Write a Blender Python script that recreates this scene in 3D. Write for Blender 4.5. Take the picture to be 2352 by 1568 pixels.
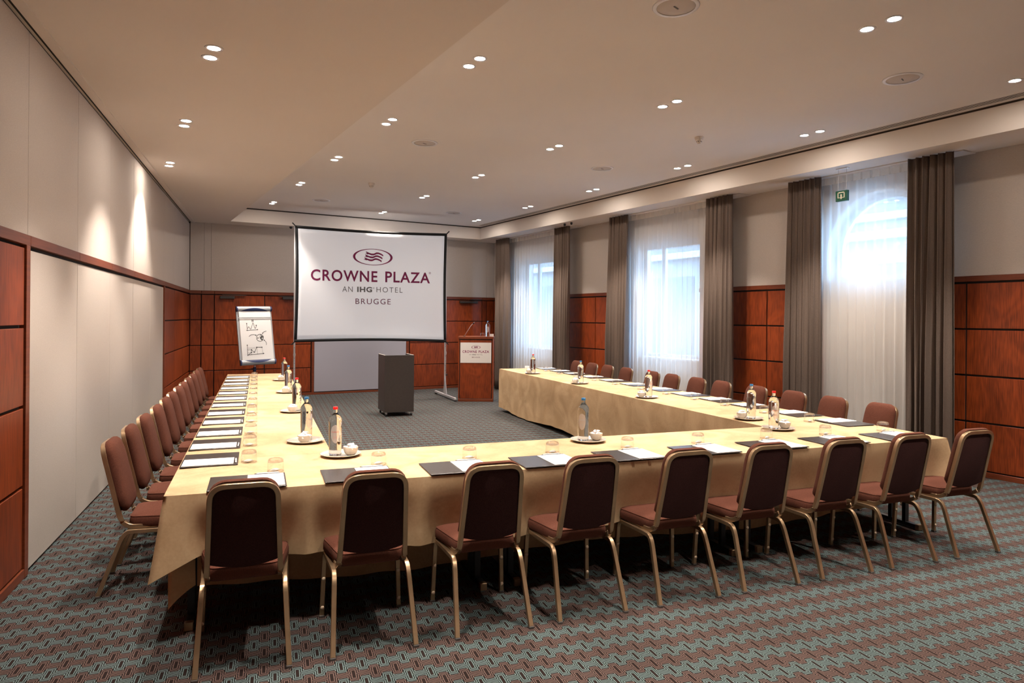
import bpy, bmesh, math, random
from mathutils import Vector, Matrix
from math import sin, cos, pi, radians, sqrt, hypot, atan2
random.seed(7)
S = bpy.context.scene
COL = S.collection
for o in list(bpy.data.objects):
    bpy.data.objects.remove(o)

# ------------------------------------------------------------------ camera
H = 1.65
YAW = -0.5286
ROLL = 0.0078
FPX = 1573.08
cam_d = bpy.data.cameras.new('camera')
cam = bpy.data.objects.new('camera', cam_d)
COL.objects.link(cam)
fw = Vector((-sin(YAW), cos(YAW), 0)); rt = Vector((cos(YAW), sin(YAW), 0)); up = Vector((0, 0, 1))
rt, up = cos(ROLL) * rt + sin(ROLL) * up, cos(ROLL) * up - sin(ROLL) * rt
M = Matrix.Identity(4)
for i in range(3):
    M[i][0] = rt[i]; M[i][1] = up[i]; M[i][2] = -fw[i]
M[2][3] = H
cam.matrix_world = M
cam_d.sensor_width = 36.0
cam_d.lens = FPX * 36.0 / 2352
cam_d.shift_y = -53.47 / 2352
cam_d.clip_start = 0.05
cam_d.clip_end = 200
S.camera = cam

# ------------------------------------------------------------------ world, light levels, exposure
SKY = 12.5
SPOT_W = 122.0
LAMP_E = 190.0
WARM = (1.0, 0.88, 0.765)
w = bpy.data.worlds.new('overcast'); S.world = w
w.use_nodes = True
bg = w.node_tree.nodes['Background']
bg.inputs['Color'].default_value = (0.40, 0.64, 1.0, 1)
bg.inputs['Strength'].default_value = SKY
S.view_settings.view_transform = 'Standard'
S.view_settings.look = 'None'
S.view_settings.gamma = 1
S.view_settings.use_curve_mapping = False
S.view_settings.exposure = 0.72
S.cycles.max_bounces = 10
S.cycles.diffuse_bounces = 5
S.cycles.glossy_bounces = 4
S.cycles.transmission_bounces = 8
S.cycles.transparent_max_bounces = 16
S.cycles.caustics_reflective = False
S.cycles.caustics_refractive = False
S.cycles.sample_clamp_indirect = 6.0

ZS, ZC = 3.474, 3.76          # soffit underside, main ceiling
RX, BY = 8.03, 14.64          # right wall x, back wall y
YF = -4.0                     # wall behind the camera
LP, LA = -1.4616, 0.1859      # left wall
RT, BT, LT = 7.38, 14.13, 1.958   # ceiling tray edges
WIN = [(4.16, 5.63, 2.15, 3.24, True), (7.87, 9.40, 0.98, 2.95, False), (11.88, 13.41, 0.98, 2.95, False)]

def portal(y0, y1, z0, z1):
    l = bpy.data.lights.new('window_portal', 'AREA'); l.shape = 'RECTANGLE'
    l.size = (y1 - y0); l.size_y = (z1 - z0)
    l.cycles.is_portal = True
    o = bpy.data.objects.new('window_portal', l); COL.objects.link(o)
    o.location = (RX + 0.36, (y0 + y1) / 2, (z0 + z1) / 2)
    o.rotation_euler = (radians(90), 0, radians(90))
for y0, y1, z0, z1, a in WIN:
    portal(y0, y1, z0, z1)

COLS = [(0.587, ZS, [3.12, 5.16, 7.18, 9.22]),
        (2.57, ZC, [2.95, 5.05, 7.06, 9.07, 11.10, 13.25]),
        (4.70, ZC, [2.89, 5.02, 7.04, 9.07, 11.12, 13.25]),
        (6.80, ZC, [2.86, 4.97, 7.00, 9.05, 11.08, 13.20])]
def spot(x, y, z, f=1.0):
    l = bpy.data.lights.new('downlight_beam', 'SPOT')
    l.energy = SPOT_W * f; l.color = WARM
    l.spot_size = radians(86); l.spot_blend = 0.6
    l.shadow_soft_size = 0.035
    o = bpy.data.objects.new('downlight_beam', l); COL.objects.link(o)
    o.location = (x, y, z - 0.03)
for cx, cz, ys in COLS:
    for y in ys:
        for d in (-0.1, 0.1):
            spot(cx, y + d, cz)
    for y in (0.85, -1.2, -3.2):
        spot(cx, y, cz, 2.2)

# ------------------------------------------------------------------ helpers
def link(name, me, m=None, parent=None):
    o = bpy.data.objects.new(name, me); COL.objects.link(o)
    if m is not None:
        for x in (m if isinstance(m, (list, tuple)) else [m]):
            me.materials.append(x)
    if parent is not None: o.parent = parent
    return o
def obj(name, bm, m, parent=None, smooth=False):
    me = bpy.data.meshes.new(name)
    bm.normal_update(); bm.to_mesh(me); bm.free()
    if smooth:
        for p in me.polygons: p.use_smooth = True
    return link(name, me, m, parent)
def sharp(o, deg=30):
    me = o.data
    try: me.set_sharp_from_angle(angle=radians(deg))
    except Exception: pass
    return o
def tag(o, label, cat, group=None):
    o['label'] = label; o['category'] = cat
    if group: o['group'] = group
    return o
def struct(o):
    o['kind'] = 'structure'; return o
def thing(name, label, cat, loc=(0, 0, 0), rz=0.0, group=None):
    o = bpy.data.objects.new(name, None); COL.objects.link(o)
    o.empty_display_size = 0.1
    o.location = loc; o.rotation_euler = (0, 0, rz)
    return tag(o, label, cat, group)
def dup(root, loc, rz, label=None, group=None):
    def rec(o, par):
        c = o.copy(); COL.objects.link(c)
        if par is not None: c.parent = par
        for ch in o.children: rec(ch, c)
        return c
    r = rec(root, None)
    r.location = loc; r.rotation_euler = (0, 0, rz)
    if label: r['label'] = label
    if group: r['group'] = group
    return r
def box(bm, x0, x1, y0, y1, z0, z1, bev=0.0, T=None):
    vs = [bm.verts.new((x, y, z)) for z in (z0, z1) for y in (y0, y1) for x in (x0, x1)]
    fs = [bm.faces.new([vs[i] for i in f]) for f in ((0, 2, 3, 1), (4, 5, 7, 6), (0, 1, 5, 4), (2, 6, 7, 3), (0, 4, 6, 2), (1, 3, 7, 5))]
    if bev > 0:
        es = list({e for f in fs for e in f.edges})
        r = bmesh.ops.bevel(bm, geom=es, offset=bev, segments=1, affect='EDGES', profile=0.5)
        vs = list({v for f in r['faces'] for v in f.verts} | {v for v in vs if v.is_valid})
    if T is not None:
        for v in vs: v.co = T @ v.co
    return vs
def B(*a, **k):
    bm = bmesh.new(); box(bm, *a, **k); return bm
def prism(bm, pts, z0, z1, T=None, swap=None):
    """polygon pts (a,b) extruded z0..z1"""
    f = swap or (lambda a, b, z: (a, b, z))
    lo = [bm.verts.new(f(a, b, z0)) for a, b in pts]; hi = [bm.verts.new(f(a, b, z1)) for a, b in pts]
    n = len(pts)
    bm.faces.new(lo[::-1]); bm.faces.new(hi)
    for i in range(n): bm.faces.new((lo[i], lo[(i + 1) % n], hi[(i + 1) % n], hi[i]))
    if T is not None:
        for v in lo + hi: v.co = T @ v.co
def lathe(bm, prof, n=24, T=None, cap=True, c=(0, 0)):
    rings = []
    for r, z in prof:
        if r <= 1e-6: rings.append([bm.verts.new((c[0], c[1], z))])
        else: rings.append([bm.verts.new((c[0] + r * cos(2 * pi * i / n), c[1] + r * sin(2 * pi * i / n), z)) for i in range(n)])
    for a, b in zip(rings, rings[1:]):
        for i in range(n):
            j = (i + 1) % n
            if len(a) == 1 and len(b) == 1: continue
            if len(a) == 1: bm.faces.new((a[0], b[j], b[i]))
            elif len(b) == 1: bm.faces.new((a[i], a[j], b[0]))
            else: bm.faces.new((a[i], a[j], b[j], b[i]))
    if T is not None:
        for r in rings:
            for v in r: v.co = T @ v.co
    return rings
def sweep(bm, pts, wid, thk, side=Vector((1, 0, 0)), closed=False, seg=None, cham=0.16):
    """rectangular tube with chamfered corners swept along pts; side = direction of wid"""
    pts = [Vector(p) for p in pts]; n = len(pts); rings = []
    for i, p in enumerate(pts):
        if closed: t = pts[(i + 1) % n] - pts[i - 1]
        else: t = pts[min(i + 1, n - 1)] - pts[max(i - 1, 0)]
        t.normalize()
        sd = (side(i) if callable(side) else side).copy()
        sd = (sd - t * sd.dot(t)).normalized()
        nn = t.cross(sd).normalized()
        a, b = wid / 2, thk / 2; c = min(a, b) * cham
        sec = [(a - c, b), (a, b - c), (a, -b + c), (a - c, -b), (-a + c, -b), (-a, -b + c), (-a, b - c), (-a + c, b)]
        rings.append([bm.verts.new(p + sd * x + nn * y) for x, y in sec])
    m = 8
    rr = range(n if closed else n - 1)
    for i in rr:
        A, Bq = rings[i], rings[(i + 1) % n]
        for j in range(m): bm.faces.new((A[j], A[(j + 1) % m], Bq[(j + 1) % m], Bq[j]))
    if not closed:
        bm.faces.new(rings[0][::-1]); bm.faces.new(rings[-1])
def tube(bm, pts, r, n=8, cap=True):
    pts = [Vector(p) for p in pts]; rings = []
    ref = None
    for i, p in enumerate(pts):
        t = (pts[min(i + 1, len(pts) - 1)] - pts[max(i - 1, 0)]).normalized()
        if ref is None: ref = t.orthogonal().normalized()
        ref = (ref - t * ref.dot(t)).normalized(); q = t.cross(ref)
        rr = r[i] if isinstance(r, (list, tuple)) else r
        rings.append([bm.verts.new(p + (ref * cos(2 * pi * k / n) + q * sin(2 * pi * k / n)) * rr) for k in range(n)])
    for A, Bq in zip(rings, rings[1:]):
        for k in range(n): bm.faces.new((A[k], A[(k + 1) % n], Bq[(k + 1) % n], Bq[k]))
    if cap:
        bm.faces.new(rings[0][::-1]); bm.faces.new(rings[-1])
def smooth_path(pts, r, n=6):
    """round the corners of a polyline with quadratic arcs of size r"""
    P = [Vector(p) for p in pts]; out = [P[0]]
    for i in range(1, len(P) - 1):
        a, b, c = P[i - 1], P[i], P[i + 1]
        ri = r[i - 1] if isinstance(r, (list, tuple)) else r
        d1 = min(ri, (a - b).length * .49); d2 = min(ri, (c - b).length * .49)
        s = b + (a - b).normalized() * d1; e = b + (c - b).normalized() * d2
        for k in range(n + 1):
            t = k / n; out.append(s * (1 - t) ** 2 + b * 2 * t * (1 - t) + e * t * t)
    out.append(P[-1]); return out

# ------------------------------------------------------------------ materials
def mat(name, col, rough=0.6, metal=0.0, spec=0.5, **kw):
    m = bpy.data.materials.new(name); m.use_nodes = True
    b = m.node_tree.nodes['Principled BSDF']
    b.inputs['Base Color'].default_value = (*col, 1); b.inputs['Roughness'].default_value = rough
    b.inputs['Metallic'].default_value = metal; b.inputs['Specular IOR Level'].default_value = spec
    for k, v in kw.items():
        b.inputs[k.replace('_', ' ')].default_value = v
    return m
def nodes(m):
    return m.node_tree.nodes, m.node_tree.links, m.node_tree.nodes['Principled BSDF']
def noise_col(m, c1, c2, scale=(1, 1, 1), nscale=5.0, detail=4, lo=0.35, hi=0.65, bump=0.0, bscale=None, rnd=False, dist=0.0):
    N, Lk, b = nodes(m)
    tc = N.new('ShaderNodeTexCoord'); mp = N.new('ShaderNodeMapping'); mp.inputs['Scale'].default_value = scale
    src = tc.outputs['Object']
    if rnd:
        oi = N.new('ShaderNodeObjectInfo'); ad = N.new('ShaderNodeVectorMath'); ad.operation = 'MULTIPLY_ADD'
        cmb = N.new('ShaderNodeCombineXYZ')
        for i in range(3): Lk.new(oi.outputs['Random'], cmb.inputs[i])
        ad.inputs[1].default_value = (37., 23., 51.)
        Lk.new(cmb.outputs[0], ad.inputs[0]); Lk.new(tc.outputs['Object'], ad.inputs[2]); src = ad.outputs[0]
    Lk.new(src, mp.inputs['Vector'])
    n = N.new('ShaderNodeTexNoise'); n.inputs['Scale'].default_value = nscale; n.inputs['Detail'].default_value = detail
    n.inputs['Distortion'].default_value = dist
    Lk.new(mp.outputs[0], n.inputs['Vector'])
    r = N.new('ShaderNodeValToRGB'); r.color_ramp.elements[0].position = lo; r.color_ramp.elements[1].position = hi
    r.color_ramp.elements[0].color = (*c1, 1); r.color_ramp.elements[1].color = (*c2, 1)
    Lk.new(n.outputs['Fac'], r.inputs['Fac']); Lk.new(r.outputs[0], b.inputs['Base Color'])
    if bump:
        n2 = N.new('ShaderNodeTexNoise'); n2.inputs['Scale'].default_value = bscale or 300; n2.inputs['Detail'].default_value = 2
        Lk.new(tc.outputs['Object'], n2.inputs['Vector'])
        bp = N.new('ShaderNodeBump'); bp.inputs['Strength'].default_value = bump; bp.inputs['Distance'].default_value = 0.002
        Lk.new(n2.outputs['Fac'], bp.inputs['Height']); Lk.new(bp.outputs[0], b.inputs['Normal'])
    return m
def wood(name, dark, light, rough=0.36, vertical=True, coat=0.25):
    m = mat(name, light, rough, spec=0.28, Coat_Weight=coat, Coat_Roughness=0.25)
    N, Lk, b = nodes(m)
    tc = N.new('ShaderNodeTexCoord'); oi = N.new('ShaderNodeObjectInfo')
    cmb = N.new('ShaderNodeCombineXYZ')
    for i in range(3): Lk.new(oi.outputs['Random'], cmb.inputs[i])
    ad = N.new('ShaderNodeVectorMath'); ad.operation = 'MULTIPLY_ADD'; ad.inputs[1].default_value = (31., 17., 43.)
    Lk.new(cmb.outputs[0], ad.inputs[0]); Lk.new(tc.outputs['Object'], ad.inputs[2])
    mp = N.new('ShaderNodeMapping'); mp.inputs['Scale'].default_value = (1.7, 1.7, 0.8) if vertical else (0.5, 0.5, 4)
    Lk.new(ad.outputs[0], mp.inputs['Vector'])
    big = N.new('ShaderNodeTexNoise'); big.inputs['Scale'].default_value = 1.3; big.inputs['Detail'].default_value = 2; big.inputs['Distortion'].default_value = 0.8
    Lk.new(mp.outputs[0], big.inputs['Vector'])
    mul = N.new('ShaderNodeMath'); mul.operation = 'MULTIPLY'; mul.inputs[1].default_value = 42.0
    Lk.new(big.outputs['Fac'], mul.inputs[0])
    sn = N.new('ShaderNodeMath'); sn.operation = 'SINE'; Lk.new(mul.outputs[0], sn.inputs[0])
    mp2 = N.new('ShaderNodeMapping'); mp2.inputs['Scale'].default_value = (110, 110, 6) if vertical else (3, 3, 80)
    Lk.new(ad.outputs[0], mp2.inputs['Vector'])
    fine = N.new('ShaderNodeTexNoise'); fine.inputs['Scale'].default_value = 1.0; fine.inputs['Detail'].default_value = 4
    Lk.new(mp2.outputs[0], fine.inputs['Vector'])
    a1 = N.new('ShaderNodeMath'); a1.operation = 'MULTIPLY_ADD'; a1.inputs[1].default_value = 0.055; Lk.new(sn.outputs[0], a1.inputs[0]); Lk.new(fine.outputs['Fac'], a1.inputs[2])
    a2 = N.new('ShaderNodeMath'); a2.operation = 'MULTIPLY_ADD'; a2.inputs[1].default_value = 0.4; a2.inputs[2].default_value = -0.2
    Lk.new(big.outputs['Fac'], a2.inputs[0])
    a3 = N.new('ShaderNodeMath'); a3.operation = 'ADD'; Lk.new(a1.outputs[0], a3.inputs[0]); Lk.new(a2.outputs[0], a3.inputs[1])
    rv = N.new('ShaderNodeMath'); rv.operation = 'MULTIPLY_ADD'; rv.inputs[1].default_value = 0.16; Lk.new(oi.outputs['Random'], rv.inputs[0]); Lk.new(a3.outputs[0], rv.inputs[2])
    r = N.new('ShaderNodeValToRGB'); r.color_ramp.elements[0].position = 0.15; r.color_ramp.elements[1].position = 0.85
    r.color_ramp.elements[0].color = (*dark, 1); r.color_ramp.elements[1].color = (*light, 1)
    Lk.new(rv.outputs[0], r.inputs['Fac']); Lk.new(r.outputs[0], b.inputs['Base Color'])
    return m

m_wood = wood('cherry_veneer', (0.050, 0.008, 0.003), (0.29, 0.052, 0.011), rough=.42, coat=0.06)
m_woodtrim = wood('cherry_trim', (0.09, 0.020, 0.009), (0.18, 0.042, 0.015), rough=0.4, vertical=False, coat=0.1)
m_gap = mat('joint_black', (0.008, 0.007, 0.007), 0.8)
m_gapb = mat('reveal_brown', (0.045, 0.032, 0.025), 0.8)
m_fabric = noise_col(mat('wall_fabric_beige', (0.5, 0.45, 0.41), 0.9), (0.44, 0.385, 0.345), (0.50, 0.445, 0.40), (60, 60, 400), 1.0, 2, 0.3, 0.7, 0.15, 500)
m_white_panel = noise_col(mat('panel_fabric_light', (0.6, 0.55, 0.5), 0.9), (0.42, 0.37, 0.33), (0.47, 0.42, 0.38), (60, 60, 400), 1.0, 2, 0.3, 0.7, 0.12, 500)
m_lav_panel = mat('panel_fabric_grey', (0.30, 0.285, 0.32), 0.9)
m_ceil = noise_col(mat('ceiling_paint', (0.66, 0.60, 0.56), 0.95), (0.74, 0.70, 0.67), (0.77, 0.73, 0.70), (1, 1, 1), 0.6, 2)
m_soffit = noise_col(mat('soffit_paint', (0.66, 0.60, 0.54), 0.95), (0.68, 0.62, 0.57), (0.71, 0.65, 0.60), (1, 1, 1), 0.6, 2)
m_white = mat('white_plastic', (0.85, 0.85, 0.88), 0.4)
m_grille = mat('speaker_mesh', (0.56, 0.51, 0.48), 0.8)
m_black = mat('black_plastic', (0.012, 0.012, 0.014), 0.45)
m_blackfab = mat('black_webbing', (0.010, 0.011, 0.013), 0.85)
m_steel = mat('table_steel_black', (0.02, 0.022, 0.026), 0.35, 0.3)
m_alu = mat('aluminium', (0.55, 0.53, 0.54), 0.35, 0.45)
m_chrome = mat('chrome', (0.8, 0.8, 0.8), 0.12, 1.0)
m_bronze = noise_col(mat('bronze_frame', (0.30, 0.19, 0.10), 0.32, 0.85), (0.40, 0.275, 0.165), (0.46, 0.32, 0.195), (1, 1, 1), 14, 3)
m_cap = mat('foot_cap_plastic', (0.07, 0.06, 0.055), 0.5)
m_button = mat('stacking_button', (0.62, 0.47, 0.33), 0.35)
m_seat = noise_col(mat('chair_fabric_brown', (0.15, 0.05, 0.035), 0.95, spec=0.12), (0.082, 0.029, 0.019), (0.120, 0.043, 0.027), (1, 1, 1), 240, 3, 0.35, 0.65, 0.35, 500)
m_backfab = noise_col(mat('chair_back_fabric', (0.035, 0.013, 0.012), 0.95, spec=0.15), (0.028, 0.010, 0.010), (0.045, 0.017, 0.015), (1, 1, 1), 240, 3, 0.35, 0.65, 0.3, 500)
m_drape = noise_col(mat('drape_taupe', (0.14, 0.10, 0.078), 0.95, spec=0.15), (0.125, 0.093, 0.077), (0.165, 0.124, 0.102), (80, 80, 300), 1.0, 2, 0.3, 0.7, 0.2, 600)
m_paper = mat('paper_white', (0.86, 0.85, 0.84), 0.7)
m_leather = noise_col(mat('folder_leatherette', (0.03, 0.026, 0.024), 0.27, spec=0.6), (0.028, 0.023, 0.021), (0.040, 0.033, 0.030), (1, 1, 1), 60, 3, 0.4, 0.6, 0.15, 900)
m_pen = mat('pen_white', (0.82, 0.81, 0.80), 0.25)
m_porc = mat('porcelain', (0.60, 0.535, 0.455), 0.18, Coat_Weight=0.4)
m_mint = noise_col(mat('mint_wrapper', (0.85, 0.75, 0.72), 0.45), (0.80, 0.36, 0.36), (0.88, 0.84, 0.82), (1, 1, 1), 60, 2, 0.30, 0.42)
m_mintw = mat('mint_wrapper_white', (0.9, 0.88, 0.86), 0.45)
m_screen = mat('projection_fabric', (0.82, 0.83, 0.86), 0.85, spec=0.1, Emission_Color=(0.80, 0.88, 1.0, 1), Emission_Strength=0.12)   # faint cool glow added to the whole fabric to brighten it
m_purple = mat('logo_purple', (0.20, 0.005, 0.075), 0.7)
m_maroon = mat('logo_maroon', (0.13, 0.008, 0.045), 0.7)
m_greyp = mat('logo_grey', (0.13, 0.125, 0.13), 0.7)
m_ink = mat('marker_ink', (0.012, 0.011, 0.012), 0.6)
m_blue = mat('flipchart_navy', (0.022, 0.035, 0.11), 0.35)
m_silver = mat('flipchart_silver', (0.48, 0.50, 0.52), 0.35, 0.6)
m_case = noise_col(mat('dark_laminate', (0.06, 0.043, 0.036), 0.5), (0.031, 0.023, 0.020), (0.036, 0.027, 0.023), (1, 1, 1), 30, 2)
m_casein = mat('pale_board_edge', (0.55, 0.50, 0.44), 0.6)
m_red = mat('cap_red', (0.65, 0.012, 0.012), 0.35)
m_bluecap = mat('cap_blue', (0.03, 0.16, 0.36), 0.35)
m_green = mat('sign_green', (0.006, 0.08, 0.045), 0.4)
m_signw = mat('sign_cream', (0.75, 0.70, 0.55), 0.5)
m_frame = mat('window_frame_white', (0.7, 0.72, 0.74), 0.5)
m_sign_card = mat('sign_card', (0.62, 0.58, 0.55), 0.7)

def cloth_mat():
    m = mat('suede_tablecloth', (0.52, 0.33, 0.17), 0.9, spec=0.2)
    N, Lk, b = nodes(m)
    tc = N.new('ShaderNodeTexCoord')
    n1 = N.new('ShaderNodeTexNoise'); n1.inputs['Scale'].default_value = 2.2; n1.inputs['Detail'].default_value = 5; n1.inputs['Distortion'].default_value = 1.6
    Lk.new(tc.outputs['Object'], n1.inputs['Vector'])
    n2 = N.new('ShaderNodeTexNoise'); n2.inputs['Scale'].default_value = 70; n2.inputs['Detail'].default_value = 3
    Lk.new(tc.outputs['Object'], n2.inputs['Vector'])
    ad = N.new('ShaderNodeMath'); ad.operation = 'MULTIPLY_ADD'; ad.inputs[1].default_value = 0.28
    Lk.new(n2.outputs['Fac'], ad.inputs[0]); Lk.new(n1.outputs['Fac'], ad.inputs[2])
    r = N.new('ShaderNodeValToRGB'); r.color_ramp.elements[0].position = 0.46; r.color_ramp.elements[1].position = 0.78
    r.color_ramp.elements[0].color = (0.40, 0.265, 0.145, 1); r.color_ramp.elements[1].color = (0.52, 0.365, 0.215, 1)
    Lk.new(ad.outputs[0], r.inputs['Fac']); Lk.new(r.outputs[0], b.inputs['Base Color'])
    bp = N.new('ShaderNodeBump'); bp.inputs['Strength'].default_value = 0.2; bp.inputs['Distance'].default_value = 0.01
    Lk.new(n1.outputs['Fac'], bp.inputs['Height']); Lk.new(bp.outputs[0], b.inputs['Normal'])
    return m
m_cloth = cloth_mat()

def sheer_mat(name, dens, col=(0.93, 0.92, 0.90)):
    m = bpy.data.materials.new(name); m.use_nodes = True
    N, Lk = m.node_tree.nodes, m.node_tree.links
    N.clear()
    out = N.new('ShaderNodeOutputMaterial'); tr = N.new('ShaderNodeBsdfTransparent'); tl = N.new('ShaderNodeBsdfTranslucent'); df = N.new('ShaderNodeBsdfDiffuse')
    tr.inputs[0].default_value = (0.97, 0.98, 1, 1)
    tl.inputs[0].default_value = (*col, 1); df.inputs[0].default_value = (*col, 1)
    m1 = N.new('ShaderNodeMixShader'); m1.inputs[0].default_value = 0.58; Lk.new(tl.outputs[0], m1.inputs[1]); Lk.new(df.outputs[0], m1.inputs[2])
    m2 = N.new('ShaderNodeMixShader'); m2.inputs[0].default_value = dens
    Lk.new(tr.outputs[0], m2.inputs[1]); Lk.new(m1.outputs[0], m2.inputs[2]); Lk.new(m2.outputs[0], out.inputs[0])
    return m
m_sheer = sheer_mat('sheer_voile', 0.58)
m_sheerband = sheer_mat('sheer_heading', 0.85, (0.88, 0.84, 0.78))

def thin_glass(name, base=0.06, tint=(0.97, 0.985, 0.98)):
    m = bpy.data.materials.new(name); m.use_nodes = True
    N, Lk = m.node_tree.nodes, m.node_tree.links; N.clear()
    out = N.new('ShaderNodeOutputMaterial'); tr = N.new('ShaderNodeBsdfTransparent'); gl = N.new('ShaderNodeBsdfGlossy')
    tr.inputs[0].default_value = (*tint, 1); gl.inputs['Roughness'].default_value = 0.02
    lw = N.new('ShaderNodeLayerWeight'); lw.inputs[0].default_value = 0.25
    mu = N.new('ShaderNodeMath'); mu.operation = 'MULTIPLY_ADD'; mu.inputs[1].default_value = 0.5; mu.inputs[2].default_value = base
    Lk.new(lw.outputs['Facing'], mu.inputs[0]); mu.use_clamp = True
    mx = N.new('ShaderNodeMixShader'); Lk.new(mu.outputs[0], mx.inputs[0]); Lk.new(tr.outputs[0], mx.inputs[1]); Lk.new(gl.outputs[0], mx.inputs[2]); Lk.new(mx.outputs[0], out.inputs[0])
    return m
m_thin = thin_glass('tumbler_glass', 0.015, (0.99, 0.995, 0.995))
m_pane = thin_glass('window_glass', 0.03)
m_thick = None
def solid_glass(name, ior=1.33, col=(0.97, 0.98, 0.97)):
    m = bpy.data.materials.new(name); m.use_nodes = True
    N, Lk = m.node_tree.nodes, m.node_tree.links; N.clear()
    out = N.new('ShaderNodeOutputMaterial'); g = N.new('ShaderNodeBsdfGlass'); g.inputs['IOR'].default_value = ior; g.inputs['Roughness'].default_value = 0.0
    g.inputs['Color'].default_value = (*col, 1); Lk.new(g.outputs[0], out.inputs[0]); return m
m_glass = solid_glass('thick_glass', 1.45)
def half_glass(name):
    m = solid_glass(name, 1.45, (0.98, 0.99, 0.99)); N, Lk = m.node_tree.nodes, m.node_tree.links
    g = [n for n in N if n.type == 'BSDF_GLASS'][0]; out = [n for n in N if n.type == 'OUTPUT_MATERIAL'][0]
    tr = N.new('ShaderNodeBsdfTransparent'); mx = N.new('ShaderNodeMixShader'); mx.inputs[0].default_value = 0.4
    tr.inputs[0].default_value = (0.98, 0.99, 1, 1)
    Lk.new(tr.outputs[0], mx.inputs[1]); Lk.new(g.outputs[0], mx.inputs[2]); Lk.new(mx.outputs[0], out.inputs[0]); return m
m_thick = half_glass('thick_clear_glass')
m_water = solid_glass('water_bottle_glass', 1.36, (0.975, 0.98, 0.97))
def emis(name, col, s):
    m = bpy.data.materials.new(name); m.use_nodes = True
    N, Lk = m.node_tree.nodes, m.node_tree.links; N.clear()
    out = N.new('ShaderNodeOutputMaterial'); e = N.new('ShaderNodeEmission'); e.inputs[0].default_value = (*col, 1); e.inputs[1].default_value = s
    Lk.new(e.outputs[0], out.inputs[0]); return m
m_lamp = emis('lamp_glow', WARM, LAMP_E)

def carpet_mat():
    m = mat('patterned_carpet', (0.2, 0.2, 0.2), 0.95, spec=0.1)
    N, Lk, b = nodes(m)
    def math_(op, a, c=None, d=None, clamp=False):
        n = N.new('ShaderNodeMath'); n.operation = op; n.use_clamp = clamp
        for i, v in enumerate((a, c, d)):
            if v is None: continue
            if isinstance(v, (int, float)): n.inputs[i].default_value = v
            else: Lk.new(v, n.inputs[i])
        return n.outputs[0]
    tc = N.new('ShaderNodeTexCoord'); mp = N.new('ShaderNodeMapping'); mp.vector_type = 'TEXTURE'
    mp.inputs['Location'].default_value = (0.8815, 3.3823, 0); mp.inputs['Rotation'].default_value = (0, 0, radians(-11.0))
    Lk.new(tc.outputs['Object'], mp.inputs['Vector'])
    sp = N.new('ShaderNodeSeparateXYZ'); Lk.new(mp.outputs[0], sp.inputs[0])
    X, Y = sp.outputs[0], sp.outputs[1]
    PX, PY = 0.0982, 0.1745
    def dist(ox, oy):
        x = math_('ABSOLUTE', math_('WRAP', math_('ADD', X, ox), PX / 2, -PX / 2))
        y = math_('ABSOLUTE', math_('WRAP', math_('ADD', Y, oy), PY / 2, -PY / 2))
        cheb = math_('MAXIMUM', math_('SUBTRACT', x, 0.0073), math_('SUBTRACT', y, 0.034))
        return math_('MINIMUM', cheb, math_('ADD', y, 0.0024)), cheb
    dw, bw = dist(0, 0); dp, bp_ = dist(PX / 2, PY / 2)
    iswhite = math_('LESS_THAN', dw, dp)
    d = math_('MINIMUM', dw, dp)
    blk = math_('LESS_THAN', math_('MINIMUM', bw, bp_), 0.0)
    # stripes centred at 0.005 + k*0.0095
    ph = math_('ABSOLUTE', math_('WRAP', math_('SUBTRACT', d, 0.0024), 0.0045, -0.0045))
    stripe = math_('LESS_THAN', ph, 0.0022)
    nz = N.new('ShaderNodeTexNoise'); nz.inputs['Scale'].default_value = 420; nz.inputs['Detail'].default_value = 2
    Lk.new(tc.outputs['Object'], nz.inputs['Vector'])
    n3 = N.new('ShaderNodeTexNoise'); n3.inputs['Scale'].default_value = 0.7; n3.inputs['Detail'].default_value = 3
    Lk.new(tc.outputs['Object'], n3.inputs['Vector'])
    def mixc(f, a, c):
        n = N.new('ShaderNodeMix'); n.data_type = 'RGBA'
        Lk.new(f, n.inputs['Factor'])
        for k, v in (('A', a), ('B', c)):
            s = [i for i in n.inputs if i.name == k and i.type == 'RGBA'][0]
            if isinstance(v, tuple): s.default_value = (*v, 1)
            else: Lk.new(v, s)
        return [o for o in n.outputs if o.type == 'RGBA'][0]
    line = mixc(iswhite, (0.120, 0.078, 0.068), (0.118, 0.163, 0.165))
    c = mixc(stripe, (0.006, 0.004, 0.004), line)
    c = mixc(blk, c, (0.015, 0.009, 0.008))
    mm = N.new('ShaderNodeMix'); mm.data_type = 'RGBA'; mm.blend_type = 'MULTIPLY'
    mm.inputs['Factor'].default_value = 1.0
    ins = [i for i in mm.inputs if i.type == 'RGBA']
    Lk.new(c, ins[0])
    v = math_('MULTIPLY_ADD', nz.outputs['Fac'], 1.1, 0.45)
    cc = N.new('ShaderNodeCombineColor')
    for i in range(3): Lk.new(v, cc.inputs[i])
    Lk.new(cc.outputs[0], ins[1])
    Lk.new([o for o in mm.outputs if o.type == 'RGBA'][0], b.inputs['Base Color'])
    bp = N.new('ShaderNodeBump'); bp.inputs['Strength'].default_value = 0.5; bp.inputs['Distance'].default_value = 0.003
    Lk.new(nz.outputs['Fac'], bp.inputs['Height']); Lk.new(bp.outputs[0], b.inputs['Normal'])
    return m
m_carpet = carpet_mat()

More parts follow.
